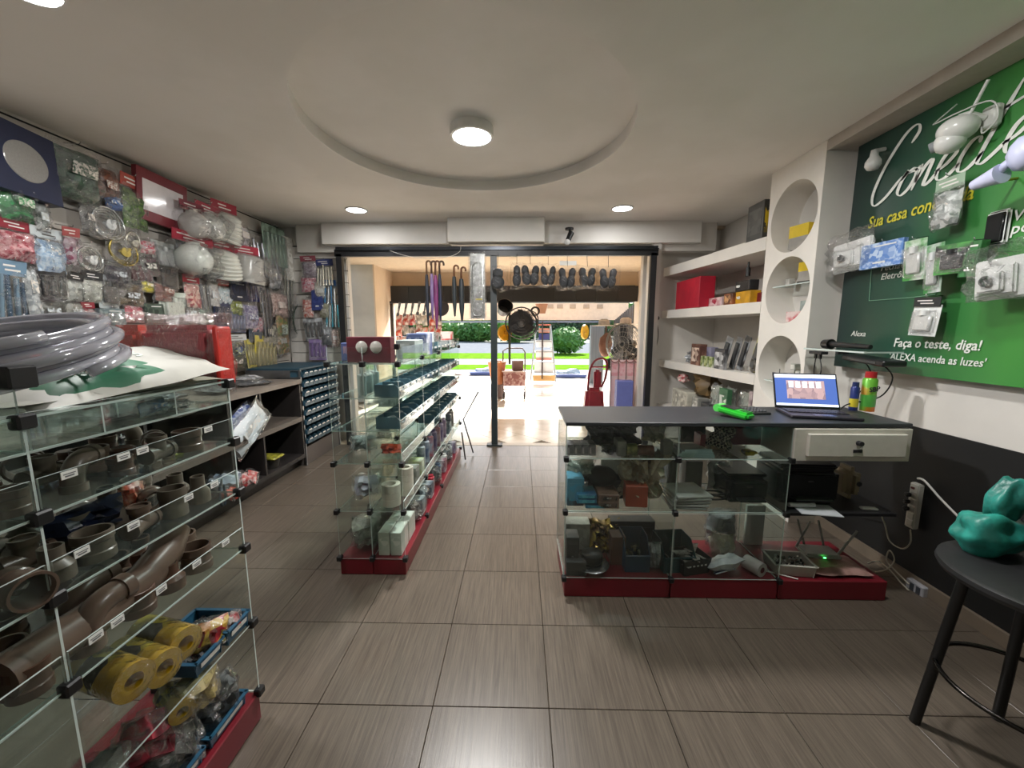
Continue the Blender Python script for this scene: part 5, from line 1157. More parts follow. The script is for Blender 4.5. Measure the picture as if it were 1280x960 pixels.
def printer(lab, x, y, z, w, d, h, rz):
    t = T('printer', lab, 'printer', (x, y, z), rz)
    ob('body', MB().box((0, 0, h*.45), (w, d, h*.9), bev=.03, seg=3), mt('1a1b1d', .35), t, smooth=True); ob('scanner_lid', MB().box((0, .01, h*.94), (w*.96, d*.9, h*.12), bev=.012, seg=2), mt('141516', .3), t, smooth=True)
    ob('output_tray', MB().box((0, -d/2-.02, h*.22), (w*.6, .06, .012), bev=.003), mt('222325', .4), t); ob('badge', MB().box((0, -d/2-.001, h*.62), (.03, .002, .006)), CHROME, t); return t
printer('smaller black printer on the glass shelf', 1.30, 2.27, Z2, .24, .26, .17, 0)
printer('larger rounded black printer beneath the drawer', 1.64, 2.27, Z2, .33, .28, .23, R(-4))
tag(ob('white_envelope', MB().box((0, 0, .002), (.2, .14, .004)), mt('c9cdd2', .5), loc=(1.63, 2.075, Z2+.001), rot=(0, 0, R(-10))), 'white folder lying in front of the larger printer', 'folder')
tag(ob('rolled_paper', MB().cyl((-.07, 0, .014), (.07, 0, .014), .013, n=12), mt('b9babb', .5), loc=(1.57, 2.10, Z2+.0045)), 'small white roll lying on the white folder', 'roll')
t = T('beige_fan_heater', 'beige rounded device with a dark round port beside the larger printer', 'device', (1.93, 2.26, Z2)); ob('body', MB().box((0, 0, .1), (.1, .16, .19), bev=.04, seg=3), mt('8f8368', .5), t, smooth=True); ob('port', MB().cyl((.01, -.075, .11), (.01, -.085, .11), .014, n=16), DARK, t)
tag(ob('phone_charger', MB().box((0, 0, .006), (.08, .03, .012), bev=.003), mt('c9c9c4', .4), loc=(1.93, 2.09, Z2), rot=(0, 0, R(-8))), 'flat white charger on the glass shelf end', 'charger')
# -- upper glass shelf, beneath the countertop
for k in range(4): fbx('small red white printed carton, %s beside the aisle' % ORD[k], 709+9*k, 556, 718+9*k, 574, 2.08, Z3, .1, 'a8a0a4', '5c5860', panel='c8bcc0')
for k in range(4): fbx('dark purple brown carton, %s in the upper row' % ORD[k], 738+11*k, 545, 749+11*k, 566, 2.28, Z3, .12, '4c3e48', '38303c')
fbag('black flat bag of clips on the upper glass shelf', 753, 558, 778, 573, 2.1, Z3, .08, '22262c', '4a5058')
fbx('grey wedge of cards on the upper glass shelf', 772, 552, 783, 573, 2.07, Z3, .1, '6f6c68', '98958f')
def hcyl(nm, lab, cat, x0, x1, yp, Y, z, r, c, c2):
    a = oy(x0, yp, Y).x; b = oy(x1, yp, Y).x; t = T(nm, lab, cat, ((a+b)/2, Y+r, z+r)); l = (b-a)/2
    ob('body', MB().cyl((-l, 0, 0), (l, 0, 0), r, n=20), mt(c, .4, c2=c2, sc_=30), t, smooth=True); return t
t = hcyl('tape_roll', 'yellow edged round reel on the upper glass shelf', 'reel', 784, 797, 566, 2.07, Z3, .032, '9a9a58', '6c6c3c')
t = hcyl('brown_roll', 'brown ribbed cylinder next to the yellow reel', 'roll', 798, 818, 566, 2.07, Z3, .028, '7a4c3a', '5c3628')
tag(ob('black_cloth_heap', MB().pillow(.3, .16, .15, 91, 1.6, 16, 12), mt('1c1c20', .7, c2='34323a', sc_=20), loc=(.56, 2.33, .885), smooth=True), 'dark crumpled cloth heap under the countertop', 'cloth')
tag(ob('cream_paper_wrap', MB().pillow(.13, .1, .15, 92, 1.5, 14, 12), mt('d6d4bc', .6, c2='aca994', sc_=12), loc=(.80, 2.3, .905), smooth=True), 'cream wrapped parcel right under the countertop', 'parcel')
fbx('grey upright packet in front of the cream parcel', 829, 552, 841, 573, 2.1, Z3, .05, '74706c', '8d8984')
for k in range(3): tag(ob('clear_tray', MB().box((0, 0, .004), (.19-.02*k, .15, .008), bev=.003).box((0, -.075, .01), (.19-.02*k, .004, .018)), mt('8aa0a0', .3, c2='a8bcbc', sc_=8), loc=(.955, 2.13, Z3+.014*k), rot=(0, 0, R(-4+4*k))), 'pale green grey plastic tray in the stack of three, %s' % ('lowest', 'middle one', 'topmost')[k], 'tray')
fbx('grey brown panel box under the countertop', 850, 532, 882, 556, 2.35, Z3, .03, '4a4642', '5a5650', panel='3c3a38')
fbx('cardboard carton with a round mark under the countertop', 888, 554, 915, 577, 2.2, Z3, .1, '8f7a60', '806c54')
tag(ob('checked_cloth', MB().pillow(.12, .09, .15, 95, 1.3, 14, 14), mt('c8bfa8', .7, c2='1c1a18', sc_=70, kind='checker'), loc=(1.16, 2.22, .885), rot=(0, R(20), 0), smooth=True), 'black and cream checked cloth hanging in the upper compartment', 'cloth')
tag(ob('tape_measure', MB().box((0, 0, .012), (.06, .06, .024), bev=.008).box((.035, 0, .012), (.02, .03, .01)), mt('c8a82a', .4, c2='2a2a28', sc_=20), loc=(1.26, 2.12, Z3)), 'small yellow and black tape measure on the upper glass shelf', 'tape measure')
tag(ob('blue_bag_top', MB().pillow(.09, .06, .05, 97, 1.2, 9, 9), mt('8aa4c8', .5, c2='c8ccd2', sc_=20), loc=(1.06, 2.3, .955), smooth=True), 'scrap of blue and white bag right beneath the countertop', 'bag')
tag(ob('small_red_carton', MB().box((0, 0, .05), (.03, .08, .1)), mt('8c3440', .5), loc=(1.03, 2.2, Z3)), 'narrow red carton beside the cardboard one', 'box')
for k, px in enumerate((717, 723, 737, 746, 753, 781)):
    tag(ob('hanging_tag', MB().box((0, 0, -.022), (.011, .004, .044)), mt('dcdcd4', .5), loc=(oy(px, 535, 2.4).x, 2.4, .985)), 'small white tag hanging under the countertop, %s from the aisle' % ORD[k], 'tag')
fbag('greenish clear bag at the aisle corner under the upper shelf', 709, 577, 746, 598, 2.2, Z2+.12, .1, '7c8c7c', 'aab4a8', sc_=16)
# -- on the countertop
t = T('card_terminal', 'bright green card payment terminal lying on the countertop', 'card terminal', (1.20, 2.17, Z4+.012), rot=(R(8), R(3), R(38)))
ob('body', MB().box((0, 0, .016), (.1, .17, .038), bev=.012, seg=2), mt('35c83c', .35), t, smooth=True); ob('screen', MB().box((0, .03, .036), (.078, .08, .003)), mt('26282c', .2), t)
for i in range(3):
    for j in range(3): ob('key', MB().box((-.02+.02*i, -.033-.017*j, .0365), (.014, .011, .004), bev=.001), mt('1d6a26', .4), t)
ob('printer_cover', MB().cyl((-.04, .085, .018), (.04, .085, .018), .022, n=16), mt('5fd860', .3), t, smooth=True)
t = T('calculator', 'black desktop calculator beside the laptop', 'calculator', (1.375, 2.30, Z4), rot=(R(4), 0, R(8)))
ob('body', MB().box((0, 0, .009), (.12, .15, .016), bev=.004), mt('242527', .4), t); ob('display', MB().box((0, .055, .018), (.1, .024, .003)), mt('3a4038', .2), t)
for i in range(5):
    for j in range(4): ob('key', MB().box((-.042+.021*i, .028-.024*j, .0195), (.016, .014, .005), bev=.002), mt('55565a', .4), t)
lp = T('laptop', 'open laptop with a bright screen on the countertop', 'laptop', (1.70, 2.27, Z4), R(-13))
ob('base', MB().box((0, -.055, .009), (.34, .23, .016), bev=.004), mt('2a2730', .35), lp)
kb = ob('keyboard', MB().box((0, -.02, .018), (.3, .11, .002)), mt('1b1a20', .4), lp)
m = MB()
for i in range(14):
    for j in range(5): m.box((-.136+.021*i, -.065+.021*j, .0205), (.017, .017, .003))
ob('keys', m, mt('35323c', .4), kb, kind='stuff'); ob('touchpad', MB().box((0, -.125, .0175), (.1, .055, .001)), mt('4a4654', .25), lp)
ld = ob('lid', MB().box((0, 0, .112), (.34, .007, .222), bev=.003), mt('15151a', .3), lp, (0, .063, .014), (R(-24), 0, 0))
SCR = mt('3f5590', .3, em=.75); sp_ = ob('screen', MB().box((0, -.0042, .116), (.322, .001, .196)), SCR, ld)
ob('toolbar', MB().box((0, -.0052, .203), (.322, .001, .022)).box((0, -.0052, .024), (.322, .001, .013)), mt('d4dcea', .4, em=.8), ld)
pic = ob('picture', MB().box((0, -.0052, .118), (.2, .001, .115)), mt('b89a9c', .4, em=.35, c2='5a4c5c', sc_=34, kind='voro'), ld)
for k in range(5): ob('picture_block', MB().box((-.075+.036*k, -.006, .15), (.026, .001, .04)), mt('c8d0dc', .4, em=.6), ld)
def spray(nm, lab, px, py, Y, r, h, c, c2, cc_, z=Z4, txt=None, band=None):
    x = oy(px, py, Y).x; t = T(nm, lab, 'spray can', (x, Y, z))
    ob('can', MB().lathe([(0, 0), (r, 0), (r, h*.8), (r*.75, h*.85), (0, h*.85)], n=24), mt(c, .3, .2, c2=c2, sc_=8), t, smooth=True); ob('cap', MB().lathe([(r*.78, h*.85), (r*.74, h), (0, h)], n=20), mt(cc_, .4), t, smooth=True)
    if band: ob('band', MB().lathe([(r+.0006, h*.12), (r+.0006, h*.42)], n=24), mt(band, .35), t, smooth=True)
    if txt: text(txt, h*.17, mt('1d1a1c', .4), t, (0, -r-.002, h*.52), (R(90), R(-8), 0), al='CENTER', bold=.001)
    return t
spray('oil_spray_can', 'slim blue spray can with a yellow band behind the laptop', 1066, 512, 2.38, .022, .17, '1f2a5c', '2a3a7c', '1d2a5c', band='d8c83a')
spray('insect_spray_can', 'orange and green spray can with SBP lettering', 1083, 515, 2.36, .036, .235, 'd0752c', '6ab03c', 'a81c22', txt='SBP', band='58b04a')
# bracket shelf with scanner above the laptop
br = T('bracket_shelf', 'small glass bracket shelf on the wall above the laptop', 'shelf', (2.16, 2.62, 1.36))
ob('glass_plate', MB().pane((0, 0, 0), (.24, .5, .01)), GM, br); ob('bracket', MB().box((.08, .15, -.02), (.08, .02, .03)), DARK, br)
t = T('handheld_scanner', 'black handheld microphone like scanner lying on the bracket shelf', 'scanner', (2.1, 2.6, 1.385)); ob('grip', MB().cyl((0, .1, .012), (.0, -.2, .006), .02, .014, n=14), mt('121214', .4), t, smooth=True); ob('head', MB().cyl((0, .1, .012), (.0, .16, .012), .034, .03, n=18), mt('0f0f10', .35), t, smooth=True)
t = T('network_switch', 'black network box fixed beneath the bracket shelf', 'device', (2.14, 2.42, 1.31), rot=(R(4), 0, 0)); ob('body', MB().box((0, 0, 0), (.14, .3, .035), bev=.008), mt('18191b', .4), t); ob('port_row', MB().box((-.071, 0, 0), (.002, .2, .012)), mt('3a3d40', .3), t)
t = T('hdmi_splitter', 'small black splitter with two plugs beneath the far end of the bracket shelf', 'device', (2.08, 2.78, 1.335)); ob('body', MB().box((0, 0, 0), (.05, .12, .02), bev=.004), DARK, t)
for k in range(2): ob('plug', MB().box((0, -.02+.04*k, -.025), (.016, .02, .035), bev=.003), BLACK, t)
def cable(lab, P, r=.004, c='161617', cat='cable', nm='cable'):
    P = [Vector(p) for p in P]; b = P[-1]; return tag(ob(nm, MB().tube(smooth_path([p-b for p in P], 6), r, 6), mt(c, .5), loc=tuple(b), smooth=2), lab, cat)
cable('black cable dropping from the splitter behind the laptop', [(2.08, 2.76, 1.3), (2.05, 2.7, 1.2), (1.9, 2.6, 1.12), (1.78, 2.47, 1.05), (1.7, 2.44, 1.013)])
cable('second black cable dropping straight behind the laptop', [(2.08, 2.80, 1.3), (2.07, 2.78, 1.15), (2.03, 2.62, 1.05), (1.98, 2.46, 1.02)])
cable('black cable looping down from the network box to the countertop', [(2.12, 2.34, 1.3), (2.16, 2.3, 1.22), (2.14, 2.34, 1.1), (2.0, 2.38, 1.05), (1.95, 2.38, 1.016)])
cable('thin black cable from the network box to the printer', [(2.16, 2.5, 1.3), (2.2, 2.48, 1.2), (2.16, 2.52, 1.08), (2.1, 2.5, 1.0), (2.1, 2.5, .8)])
# power strip and sockets on the dark wall
ps = T('power_strip', 'white six way power strip hanging on the black wall', 'power strip', tuple(ox(1143, 632, 2.285)), rot=(0, R(0), R(-90)))
ob('body', MB().box((0, 0, 0), (.055, .035, .27), bev=.006, seg=2), mt('c4c4bc', .4), ps, smooth=True); ob('switch', MB().box((-.005, -.019, .105), (.02, .004, .012)), mt('5a1a1c', .4), ps)
for k in range(5): ob('socket', MB().box((.004, -.0185, .066-.042*k), (.034, .004, .034), bev=.002), mt('aeaea6', .4), ps)
for k in range(3): ob('plug', MB().box((-.012, -.035, .062-.042*k), (.024, .03, .024), bev=.006), BLACK, ps, smooth=True)
a = ox(1147, 598, 2.28); b = ox(1215, 664, 2.28)
cable('white cable running from the power strip down to the teal bag', [b+Vector((0, -.05, -.06)), b, (a+b)/2+Vector((0, .01, .015)), a+Vector((0, -.04, .0)), a], .006, 'd8d8d4')
def wc(lab, pts, c='b8b4a4', X=2.22): cable(lab, [ox(x, y, X) for x, y in pts], .004, c)
wc('pale cable looping from the power strip to the counter shelf', [(1138, 662), (1138, 678), (1128, 686), (1112, 676), (1106, 655), (1098, 640), (1080, 634), (1060, 630)][::-1])
wc('pale cable coiled twice near the floor socket', [(1088, 716), (1108, 712), (1118, 700), (1112, 688), (1108, 700), (1118, 712), (1128, 722), (1136, 730)])
wc('thin pale cable lying down to the floor socket', [(1085, 704), (1098, 702), (1112, 712), (1126, 728), (1136, 738)])
fs = T('wall_socket_box', 'white double data socket box low on the black wall', 'socket', tuple(ox(1146, 736, 2.29)), rz=R(-90))
ob('body', MB().box((0, 0, 0), (.1, .035, .08), bev=.005), mt('a9a9b0', .4), fs)
for k in range(2): ob('socket', MB().box((-.012+.036*k, -.019, 0), (.024, .004, .055), bev=.002), mt('3c4048', .3), fs)
# things on the stool
t = T('teal_plastic_bag', 'crumpled teal plastic bag lying on the bar stool', 'bag', (1.70, 1.36, .705))
ob('bag', MB().sph((0, 0, .07), (.105, .075, .075), sub=4, nz=.5, seed=3, fz=2.6), mt('2f9a8c', .4, c2='1f7468', sc_=14, bump=.5), t, smooth=True)
ob('twisted_top', MB().sph((.05, .01, .18), (.05, .042, .1), rot=(0, R(20), 0), sub=4, nz=.4, seed=8, fz=3), mt('2a8c80', .4, c2='1c6a60', sc_=18, bump=.5), t, smooth=True)
t = T('black_backpack', 'black bag standing on the bar stool, cut by the photo edge', 'bag', (1.80, 1.25, .7055)); ob('body', MB().box((0, 0, .12), (.15, .15, .24), bev=.045, seg=3), mt('151415', .7), t, smooth=True); ob('front_pocket', MB().box((-.02, -.085, .08), (.11, .04, .12), bev=.018, seg=2), mt('1c1718', .7), t, smooth=True); ob('strap', MB().tube([(-.06, -.05, .2), (-.1, -.07, .13), (-.07, -.06, .03)], .009, 6), mt('101011', .7), t, smooth=2)
tag(ob('wooden_handle', MB().cyl((-.06, 0, -.025), (.08, .0, .035), .011, n=12), mt('a8784c', .5, c2='8c6038', sc_=20), loc=(1.705, 1.16, .93), smooth=True), 'short wooden handle sticking out over the black bag', 'handle')
# ================================================================ WALL SHELF GOODS
def sX(y): return 1.87+(5.3-y)*(.23/1.77)
def shbx(lab, px0, px1, ypt, z, d, c, c2=None, back=0., cat='box', nm='carton', txt=None, tcol='f0f0ee', side=None, panel=None):
    """carton standing on a wall shelf at depth `back` behind its front edge"""
    def at_edge(px):
        r = ray(px, ypt); lo, hi = 2.6, 5.3
        for _ in range(30):
            y = (lo+hi)/2
            if (sX(y)+back+.02)/y > r.x/r.y: lo = y
            else: hi = y
        return y
    y0, y1 = at_edge(px0), max(at_edge(px1), 3.56); yc = (y0+y1)/2; X = sX(yc)+back+.02; h = max(ox((px0+px1)/2, ypt, X).z-z, .02)
    t = T(nm, lab, cat, (X+d/2, yc, z)); w = abs(y0-y1)
    ob('carton', MB().box((0, 0, h/2), (d, w, h), bev=.003), mt(c, .45, c2=c2, sc_=7), t)
    if panel: ob('printed_panel', MB().box((-d/2-.001, 0, h*.5), (.002, w*.8, h*.66)), mt(panel, .4, c2=c2 or c, sc_=22, kind='voro'), t)
    if side: ob('side_print', MB().box((0, -w/2-.001, h*.5), (d*.8, .002, h*.7)), mt(side, .4, c2=c, sc_=22, kind='voro'), t)
    if txt: text(txt, min(h*.3, w*.3), mt(tcol, .4), t, (-d/2-.003, w*.4, h*.4), FX, bold=.002)
    return t
ZA, ZB, ZC, ZD = 2.2805, 1.7355, 1.0905, .5005
t = shbx('tall black white and yellow projector lamp carton on the top shelf', 934, 958, 254, ZA, .14, '3a3a38', '4a4a46', panel='5a5a56', side='d8b820')
tag(ob('cable_duct', MB().box((0, 0, .008), (.05, .5, .014)), mt('e6e2d8', .4), loc=(sX(4.1)+.06, 4.1, ZA), rot=(0, 0, R(7))), 'white strip of duct lying on the top shelf', 'strip')
shbx('big bright red tool case on the second shelf', 842, 880, 349, ZB, .17, 'b81c34', 'a81830', nm='tool_case', cat='case')
shbx('purple and orange small carton before the red case', 858, 874, 366, ZB, .05, '8c6a9c', 'd8a04a', nm='small_carton', panel='dcc4d0', back=-.0)
shbx('long low dark red case in the middle of the second shelf', 884, 904, 372, ZB, .12, '8c1c30', 'd8c0c0', panel='a02840', back=.05, nm='tool_case', cat='case')
shbx('orange and brown drill bit carton', 904, 917, 367, ZB, .08, 'a8643c', '5c3a2c', panel='c89a6c', nm='small_carton')
shbx('yellow carton with black lettering on the second shelf', 918, 940, 364, ZB, .1, 'd8a01c', 'b8881a', nm='small_carton', txt='WD')
t = shbx('black glue carton stacked on the yellow carton', 918, 939, 350, ZB+.125, .09, '17181a', '2a2b2d', nm='small_carton', txt='WEX'); t.location.z = ZB+.118
tag(ob('black_nozzle_bottle', MB().lathe([(0, 0), (.02, 0), (.02, .07), (.009, .09), (.009, .13), (0, .13)], n=16), BLACK, loc=(t.location.x, t.location.y, ZB+.25), smooth=True), 'small black bottle standing on the black glue carton', 'bottle')
shbx('dark red case half hidden by the niche column', 940, 953, 366, ZB, .2, '7a1a2c', '6a1424', nm='tool_case', cat='case', back=.05)
tag(ob('clear_bag_of_screws', MB().pillow(.12, .09, .14, 130, 1.2), mt('a8aaac', .35, .3, c2='6c6e70', sc_=40, kind='voro'), loc=(2.06, 4.75, ZC+.075), rot=(0, 0, R(80)), smooth=True), 'clear bag of metal pieces at the far end of the third shelf', 'bag')
shbx('brown and cream striped carton on the third shelf', 863, 877, 430, ZC, .08, 'a8806c', '5c3c34', nm='small_carton', panel='dcc8b8')
shbx('purple navy printed carton on the third shelf', 879, 890, 434, ZC, .08, '3c3a5c', '8c8aa0', nm='small_carton', back=.06)
for k in range(4): shbx('white and green dice sized carton, %s in the row' % ORD[k], 868+6*k, 873.5+6*k, 444+k*.8, ZC, .05, 'd8d8c4', '6a7c3a', nm='small_carton', panel='b8c090', back=-.0)
def lean(lab, px0, px1, ypt, w, c, c2, k):
    r = ray((px0+px1)/2, 440); y = 3.7
    for _ in range(30): y = (sX(y)+.08)*r.y/r.x
    h = ox((px0+px1)/2, ypt, sX(y)+.12).z-ZC
    t = T('blister_card', lab, 'blister card', (sX(y)+.12, y, ZC+h/2), rot=(R(0), R(18), R(-82)))
    ob('card', MB().box((0, 0, 0), (w, .006, h)), mt(c, .4, c2=c2, sc_=10), t); ob('product', MB().box((0, -.012, -.01), (w*.55, .02, h*.7), bev=.004), mt('4c4e50', .35, .3), t); return t
lean('grey clear blister leaning first on the third shelf', 896, 910, 420, .1, '9a9c9e', '6c6e70', 0)
lean('grey handled blister leaning second on the third shelf', 910, 920, 420, .08, '8c8e90', '5c5e60', 1)
lean('slim dark edged blister leaning third on the third shelf', 920, 930, 419, .08, 'a2a4a6', '2c2c2e', 2)
lean('clear blister with a yellow cone leaning against the niche column', 934, 948, 420, .1, 'a8a8a4', 'b8b04a', 3)
shbx('low grey white pack before the leaning blisters', 892, 908, 436, ZC, .03, 'a8aaac', '3c3c40', nm='small_carton', panel='c8cacc', back=-.01)
t = T('coiled_wire', 'grey coil of wire hung low beside the niche column', 'wire coil', (sX(3.65)+.09, 3.68, ZC+.07), rot=(R(90), 0, R(78)))
m = MB()
for k in range(5): m.tube([(math.cos(j/20*6.283)*(.06-.004*k), math.sin(j/20*6.283)*(.06-.004*k), -.012+.006*k) for j in range(20)], .004, 6, closed=True)
ob('wire', m, mt('7c7870', .35, .5), t, smooth=2)
# lowest shelf (just above the countertop)
bag('brown balloon like bag on the lowest wall shelf', (2.15, 4.55, .86), .34, .34, .2, '7c6440', '5c4a2c', (0, 0, R(80)), film=False, sc_=6)
shbx('sunlit white box with a grey print at the far end of the lowest shelf', 838, 862, 488, ZD, .16, 'd6d3c4', 'a8a498', panel='e0ddd0', nm='small_carton')
bag('red and white bag on the sunlit white box', (2.02, 4.85, .90), .14, .12, .1, 'b8404c', 'e0d0c8', (0, 0, R(80)), film=False)
shbx('grey white printed box beside the sunlit one', 864, 874, 497, ZD, .12, 'c4c4be', '8a8a84', nm='small_carton', panel='d8d8d2')
for k in range(3): bag('dangling clear blister with grey parts, %s on the lowest shelf' % ORD[k], (sX(4.2-.25*k)+.1, 4.2-.22*k, .72), .16, .4, .06, 'aab0a6', '7c8278', (0, 0, R(-80)), sc_=24)
shbx('dark green card with a white square on the lowest shelf', 898, 911, 486, ZD, .05, '2f5a3c', '3c6a48', nm='blister_pack', panel='cfd4cc')
shbx('flat dark box lying on the lowest shelf near the green terminal', 875, 888, 504, ZD, .12, '2a2c2e', '3a3c3e', nm='small_carton')
shbx('small brown framed carton beside the niche column', 936, 944, 490, ZD, .06, '6c5a60', 'b8a8a8', nm='small_carton')
# niches
def nbx(lab, y, z, w, d, h, c, c2, ry=0, **k):
    t = T('carton', lab, 'box', (2.25, y, z), rot=(0, 0, R(-90+ry))); ob('carton', MB().box((0, 0, h/2), (w, d, h), bev=.002), mt(c, .45, c2=c2, sc_=10), t)
    if k.get('top'): ob('top_band', MB().box((0, 0, h*.78), (w*1.004, d*1.004, h*.44)), mt(k['top'], .4), t)
    if k.get('bot'): ob('base_band', MB().box((0, 0, h*.05), (w*1.006, d*1.006, h*.1)), mt(k['bot'], .4), t)
    if k.get('side'): ob('side_print', MB().box((w/2+.001, 0, h*.4), (.002, d*.4, h*.4)), mt(k['side'], .4, c2='2a2a20', sc_=60, kind='voro'), t)
    return t
nbx('yellow topped grey camera carton in the uppermost niche', 3.29, 2.103, .17, .11, .21, 'a29e96', '94908a', 12, top='dcbe1c', bot='2a2622', side='d8c030')
nbx('yellow topped grey camera carton on the glass of the middle niche', 3.14, 1.8495, .15, .13, .16, 'a29e96', '94908a', 14, top='dcbe1c', bot='2a2622', side='d8c030')
nbx('small white carton on the glass of the middle niche', 3.40, 1.8495, .05, .05, .06, 'd0cec8', 'a8a6a0')
nbx('red and white carton in the bottom of the middle niche', 3.25, 1.548, .16, .1, .09, 'b82c3c', 'd8c4c0', 10)
nbx('grey green device card behind the red carton in the middle niche', 3.17, 1.58, .13, .03, .14, '7c8884', '98a4a0', 0)
for k in range(6): bx('small white adaptor box, %s of the pile in the lowest niche' % ORD[k], 2.24, 3.10+.06*(k % 3), 1.0645+.052*(k//3)+(.052 if k > 4 else 0), .05, .05, .05, 'c9cac4', '9aa098', nm='adaptor_box', side='e0e0dc')
for k in range(3): bx('dark green circuit carton, %s on the lowest niche glass' % ORD[k], 2.3, 3.10+.075*k, 1.0645, .06, .06, .13, '5c6454', 'a0a690', nm='small_carton', side='c4c8b8')
t = T('silver_toy_plane', 'small silver wall fixture with thin arms in the lowest niche', 'fixture', (2.2, 3.35, 1.0645)); ob('body', MB().box((0, 0, .05), (.04, .07, .025), bev=.006).cyl((0, 0, 0), (0, 0, .05), .008), STEEL, t); ob('arm', MB().cyl((0, -.09, .055), (0, .09, .06), .004).cyl((0, 0, .06), (0, 0, .1), .004), STEEL, t)
cable('thin black cable hanging from a white knob on the wall by the door', [(1.80, 5.27, 1.62), (1.83, 5.27, 1.4), (1.78, 5.27, 1.15), (1.68, 5.2, 1.03), (1.62, 5.18, 1.08)], .005, '3c3a3a')
t = T('wall_hook', 'white round knob on the wall holding a thin cable', 'knob', (1.80, 5.27, 1.64), rot=(R(90), 0, 0)); ob('knob', MB().lathe([(0, -.02), (.03, -.02), (.03, .02), (.015, .05), (0, .05)], n=18), mt('4a4846', .5), t, smooth=True)
# ================================================================ HUNG IN THE ENTRANCE
def bagp(cx, y0, y1, w, Y): return oy(cx, (y0+y1)/2, Y), oy(cx, y0, Y).z, oy(cx, y1, Y).z
def shoe(m, x, z, h, w, sd, tall):
    """upright shoe sole-on profile hanging toe down"""
    m.sph((x, 0, z-h*.2), (w*.54, .055, h*.3), sub=2, nz=.1, seed=sd); m.box((x, .01, z+h*.02), (w*.74, .075, h*.5), bev=.02, seg=2, taper=.95)
    m.lathe([(w*.3, 0), (w*.42, h*.12), (w*.5, h*.36), (w*.44, h*.36), (w*.36, h*.12), (0, h*.1)], (x, .0, z+h*.12), 14, (R(-8), 0, 0))
SHO = [(622, 334, 363, 22, 1, '2c3a44', 'dark blue work boot in film right on the door post'), (646, 330, 360, 14, 1, '3c4038', 'olive grey boot in film beside the door post'),
 (663, 330, 358, 26, 2, '1c2026', 'pair of black soles hung in film'), (685, 331, 358, 22, 2, '4a3428', 'black and tan pair of boots hung in film'), (709, 333, 362, 24, 2, '2e343c', 'bulky dark grey boot pair in film under the white card'),
 (734, 333, 360, 24, 2, '5c4836', 'brown suede boot pair in film'), (760, 334, 362, 24, 2, '2c333c', 'dark blue laced boot pair in film nearest the wall shelves')]
for k, (cx, y0, y1, w, n_, c, lb) in enumerate(SHO):
    Y = 4.80; p, zt, zb = bagp(cx, y0, y1, w, Y); h = zt-zb; W = w/490*Y*1.05; t = T('boot_pack', lb, 'boots', (p.x, Y, (zt+zb)/2), rot=(0, 0, R(5*(k % 3)-5)))
    for j in range(n_):
        sg = j*2-1 if n_ > 1 else 0; x = W*.2*sg; wb = W/n_*.42 if n_ > 1 else W*.36; m = MB()
        cc_ = c if not (cx == 685 and j == 1) else '8c5f44'
        m.sph((0, 0, -h*.16), (wb, .05, h*.3), sub=3).sph((0, .01, h*.2), (wb*.8, .045, h*.26), sub=3)
        if cx in (622, 709, 760, 646): m.box((0, .01, h*.3), (wb*1.5, .08, h*.26), bev=.02, seg=2)
        b_ = ob('boot', m, mt(cc_, .6, c2='17181b', sc_=9), t, (x, .01*j, 0), (0, R(10*sg), 0), smooth=True)
        ob('sole', MB().sph((0, -.05, -h*.16), (wb*.86, .012, h*.28), sub=2).sph((0, -.045, h*.24), (wb*.66, .012, h*.18), sub=2), mt('1a1b1d', .7, c2='34363a', sc_=40, kind='wave'), b_, smooth=2)
        ob('lace', MB().tube([(-wb*.3, -.055, h*.05), (wb*.3, -.06, 0), (-wb*.3, -.06, -.02), (wb*.3, -.06, -.05)], .004, 5), mt('6a6c70', .6), b_)
    ob('film', MB().pillow(W*1.15, .16, h*1.12, 140+k, .7, 10, 10), FILM2, t, smooth=True); ob('hanging_wire', MB().cyl((0, 0, h*.5), (0, .05, 2.40-(zt+zb)/2), .003, n=6), DARK, t)
tag(ob('white_card', MB().box((0, 0, 0), (.2, .01, .05)), PAPER, loc=(oy(710, 329, 4.84).x, 4.84, oy(710, 329, 4.84).z)), 'small white card stuck above the bulky boot pair', 'card')
def umb(lab, cx, y0, y1, c, c2, hc, Y=4.82, r=.02):
    p, zt, zb = bagp(cx, y0, y1, 0, Y); L_ = zt-zb; t = T('umbrella', lab, 'umbrella', (p.x, Y, zb))
    ob('canopy', MB().lathe([(0, 0), (r*.4, .01), (r, L_*.25), (r*1.15, L_*.6), (r*.8, L_*.76), (0, L_*.78)], n=12), mt(c, .5, c2=c2, sc_=20, st=(1, 1, .3)), t, smooth=True)
    ob('handle', MB().tube([(0, 0, L_*.76), (0, 0, L_*.93)]+[(a_[0], a_[1], a_[2]) for a_ in arc((.026, 0, L_*.93), .026, 180, 0, 8)]+[(.052, 0, L_*.9)], .012, 8), mt(hc, .4), t, smooth=2)
umb('black closed umbrella, nearest the umbrellas\' wall side', 534, 323, 408, '20242e', '2c3240', '7a5a40')
umb('lilac closed umbrella in the bunch', 540, 324, 400, '9a84b0', '7a6494', '5c4436', 4.80)
umb('purple magenta closed umbrella in the bunch', 545, 323, 412, '8a3c78', '6a2c5c', '6c4c3a', 4.78, .024)
umb('navy closed umbrella nearest the silver strip', 550, 324, 402, '1f2438', '2c3450', '4c3a30', 4.83)
umb('short black umbrella with a wooden handle, thinner of two', 568, 330, 396, '22282c', '2c3438', '7a5034', 4.82, .025)
umb('short black umbrella with a wooden handle, thicker of two', 577, 332, 402, '1c2226', '2a3034', '6c4630', 4.80, .03)
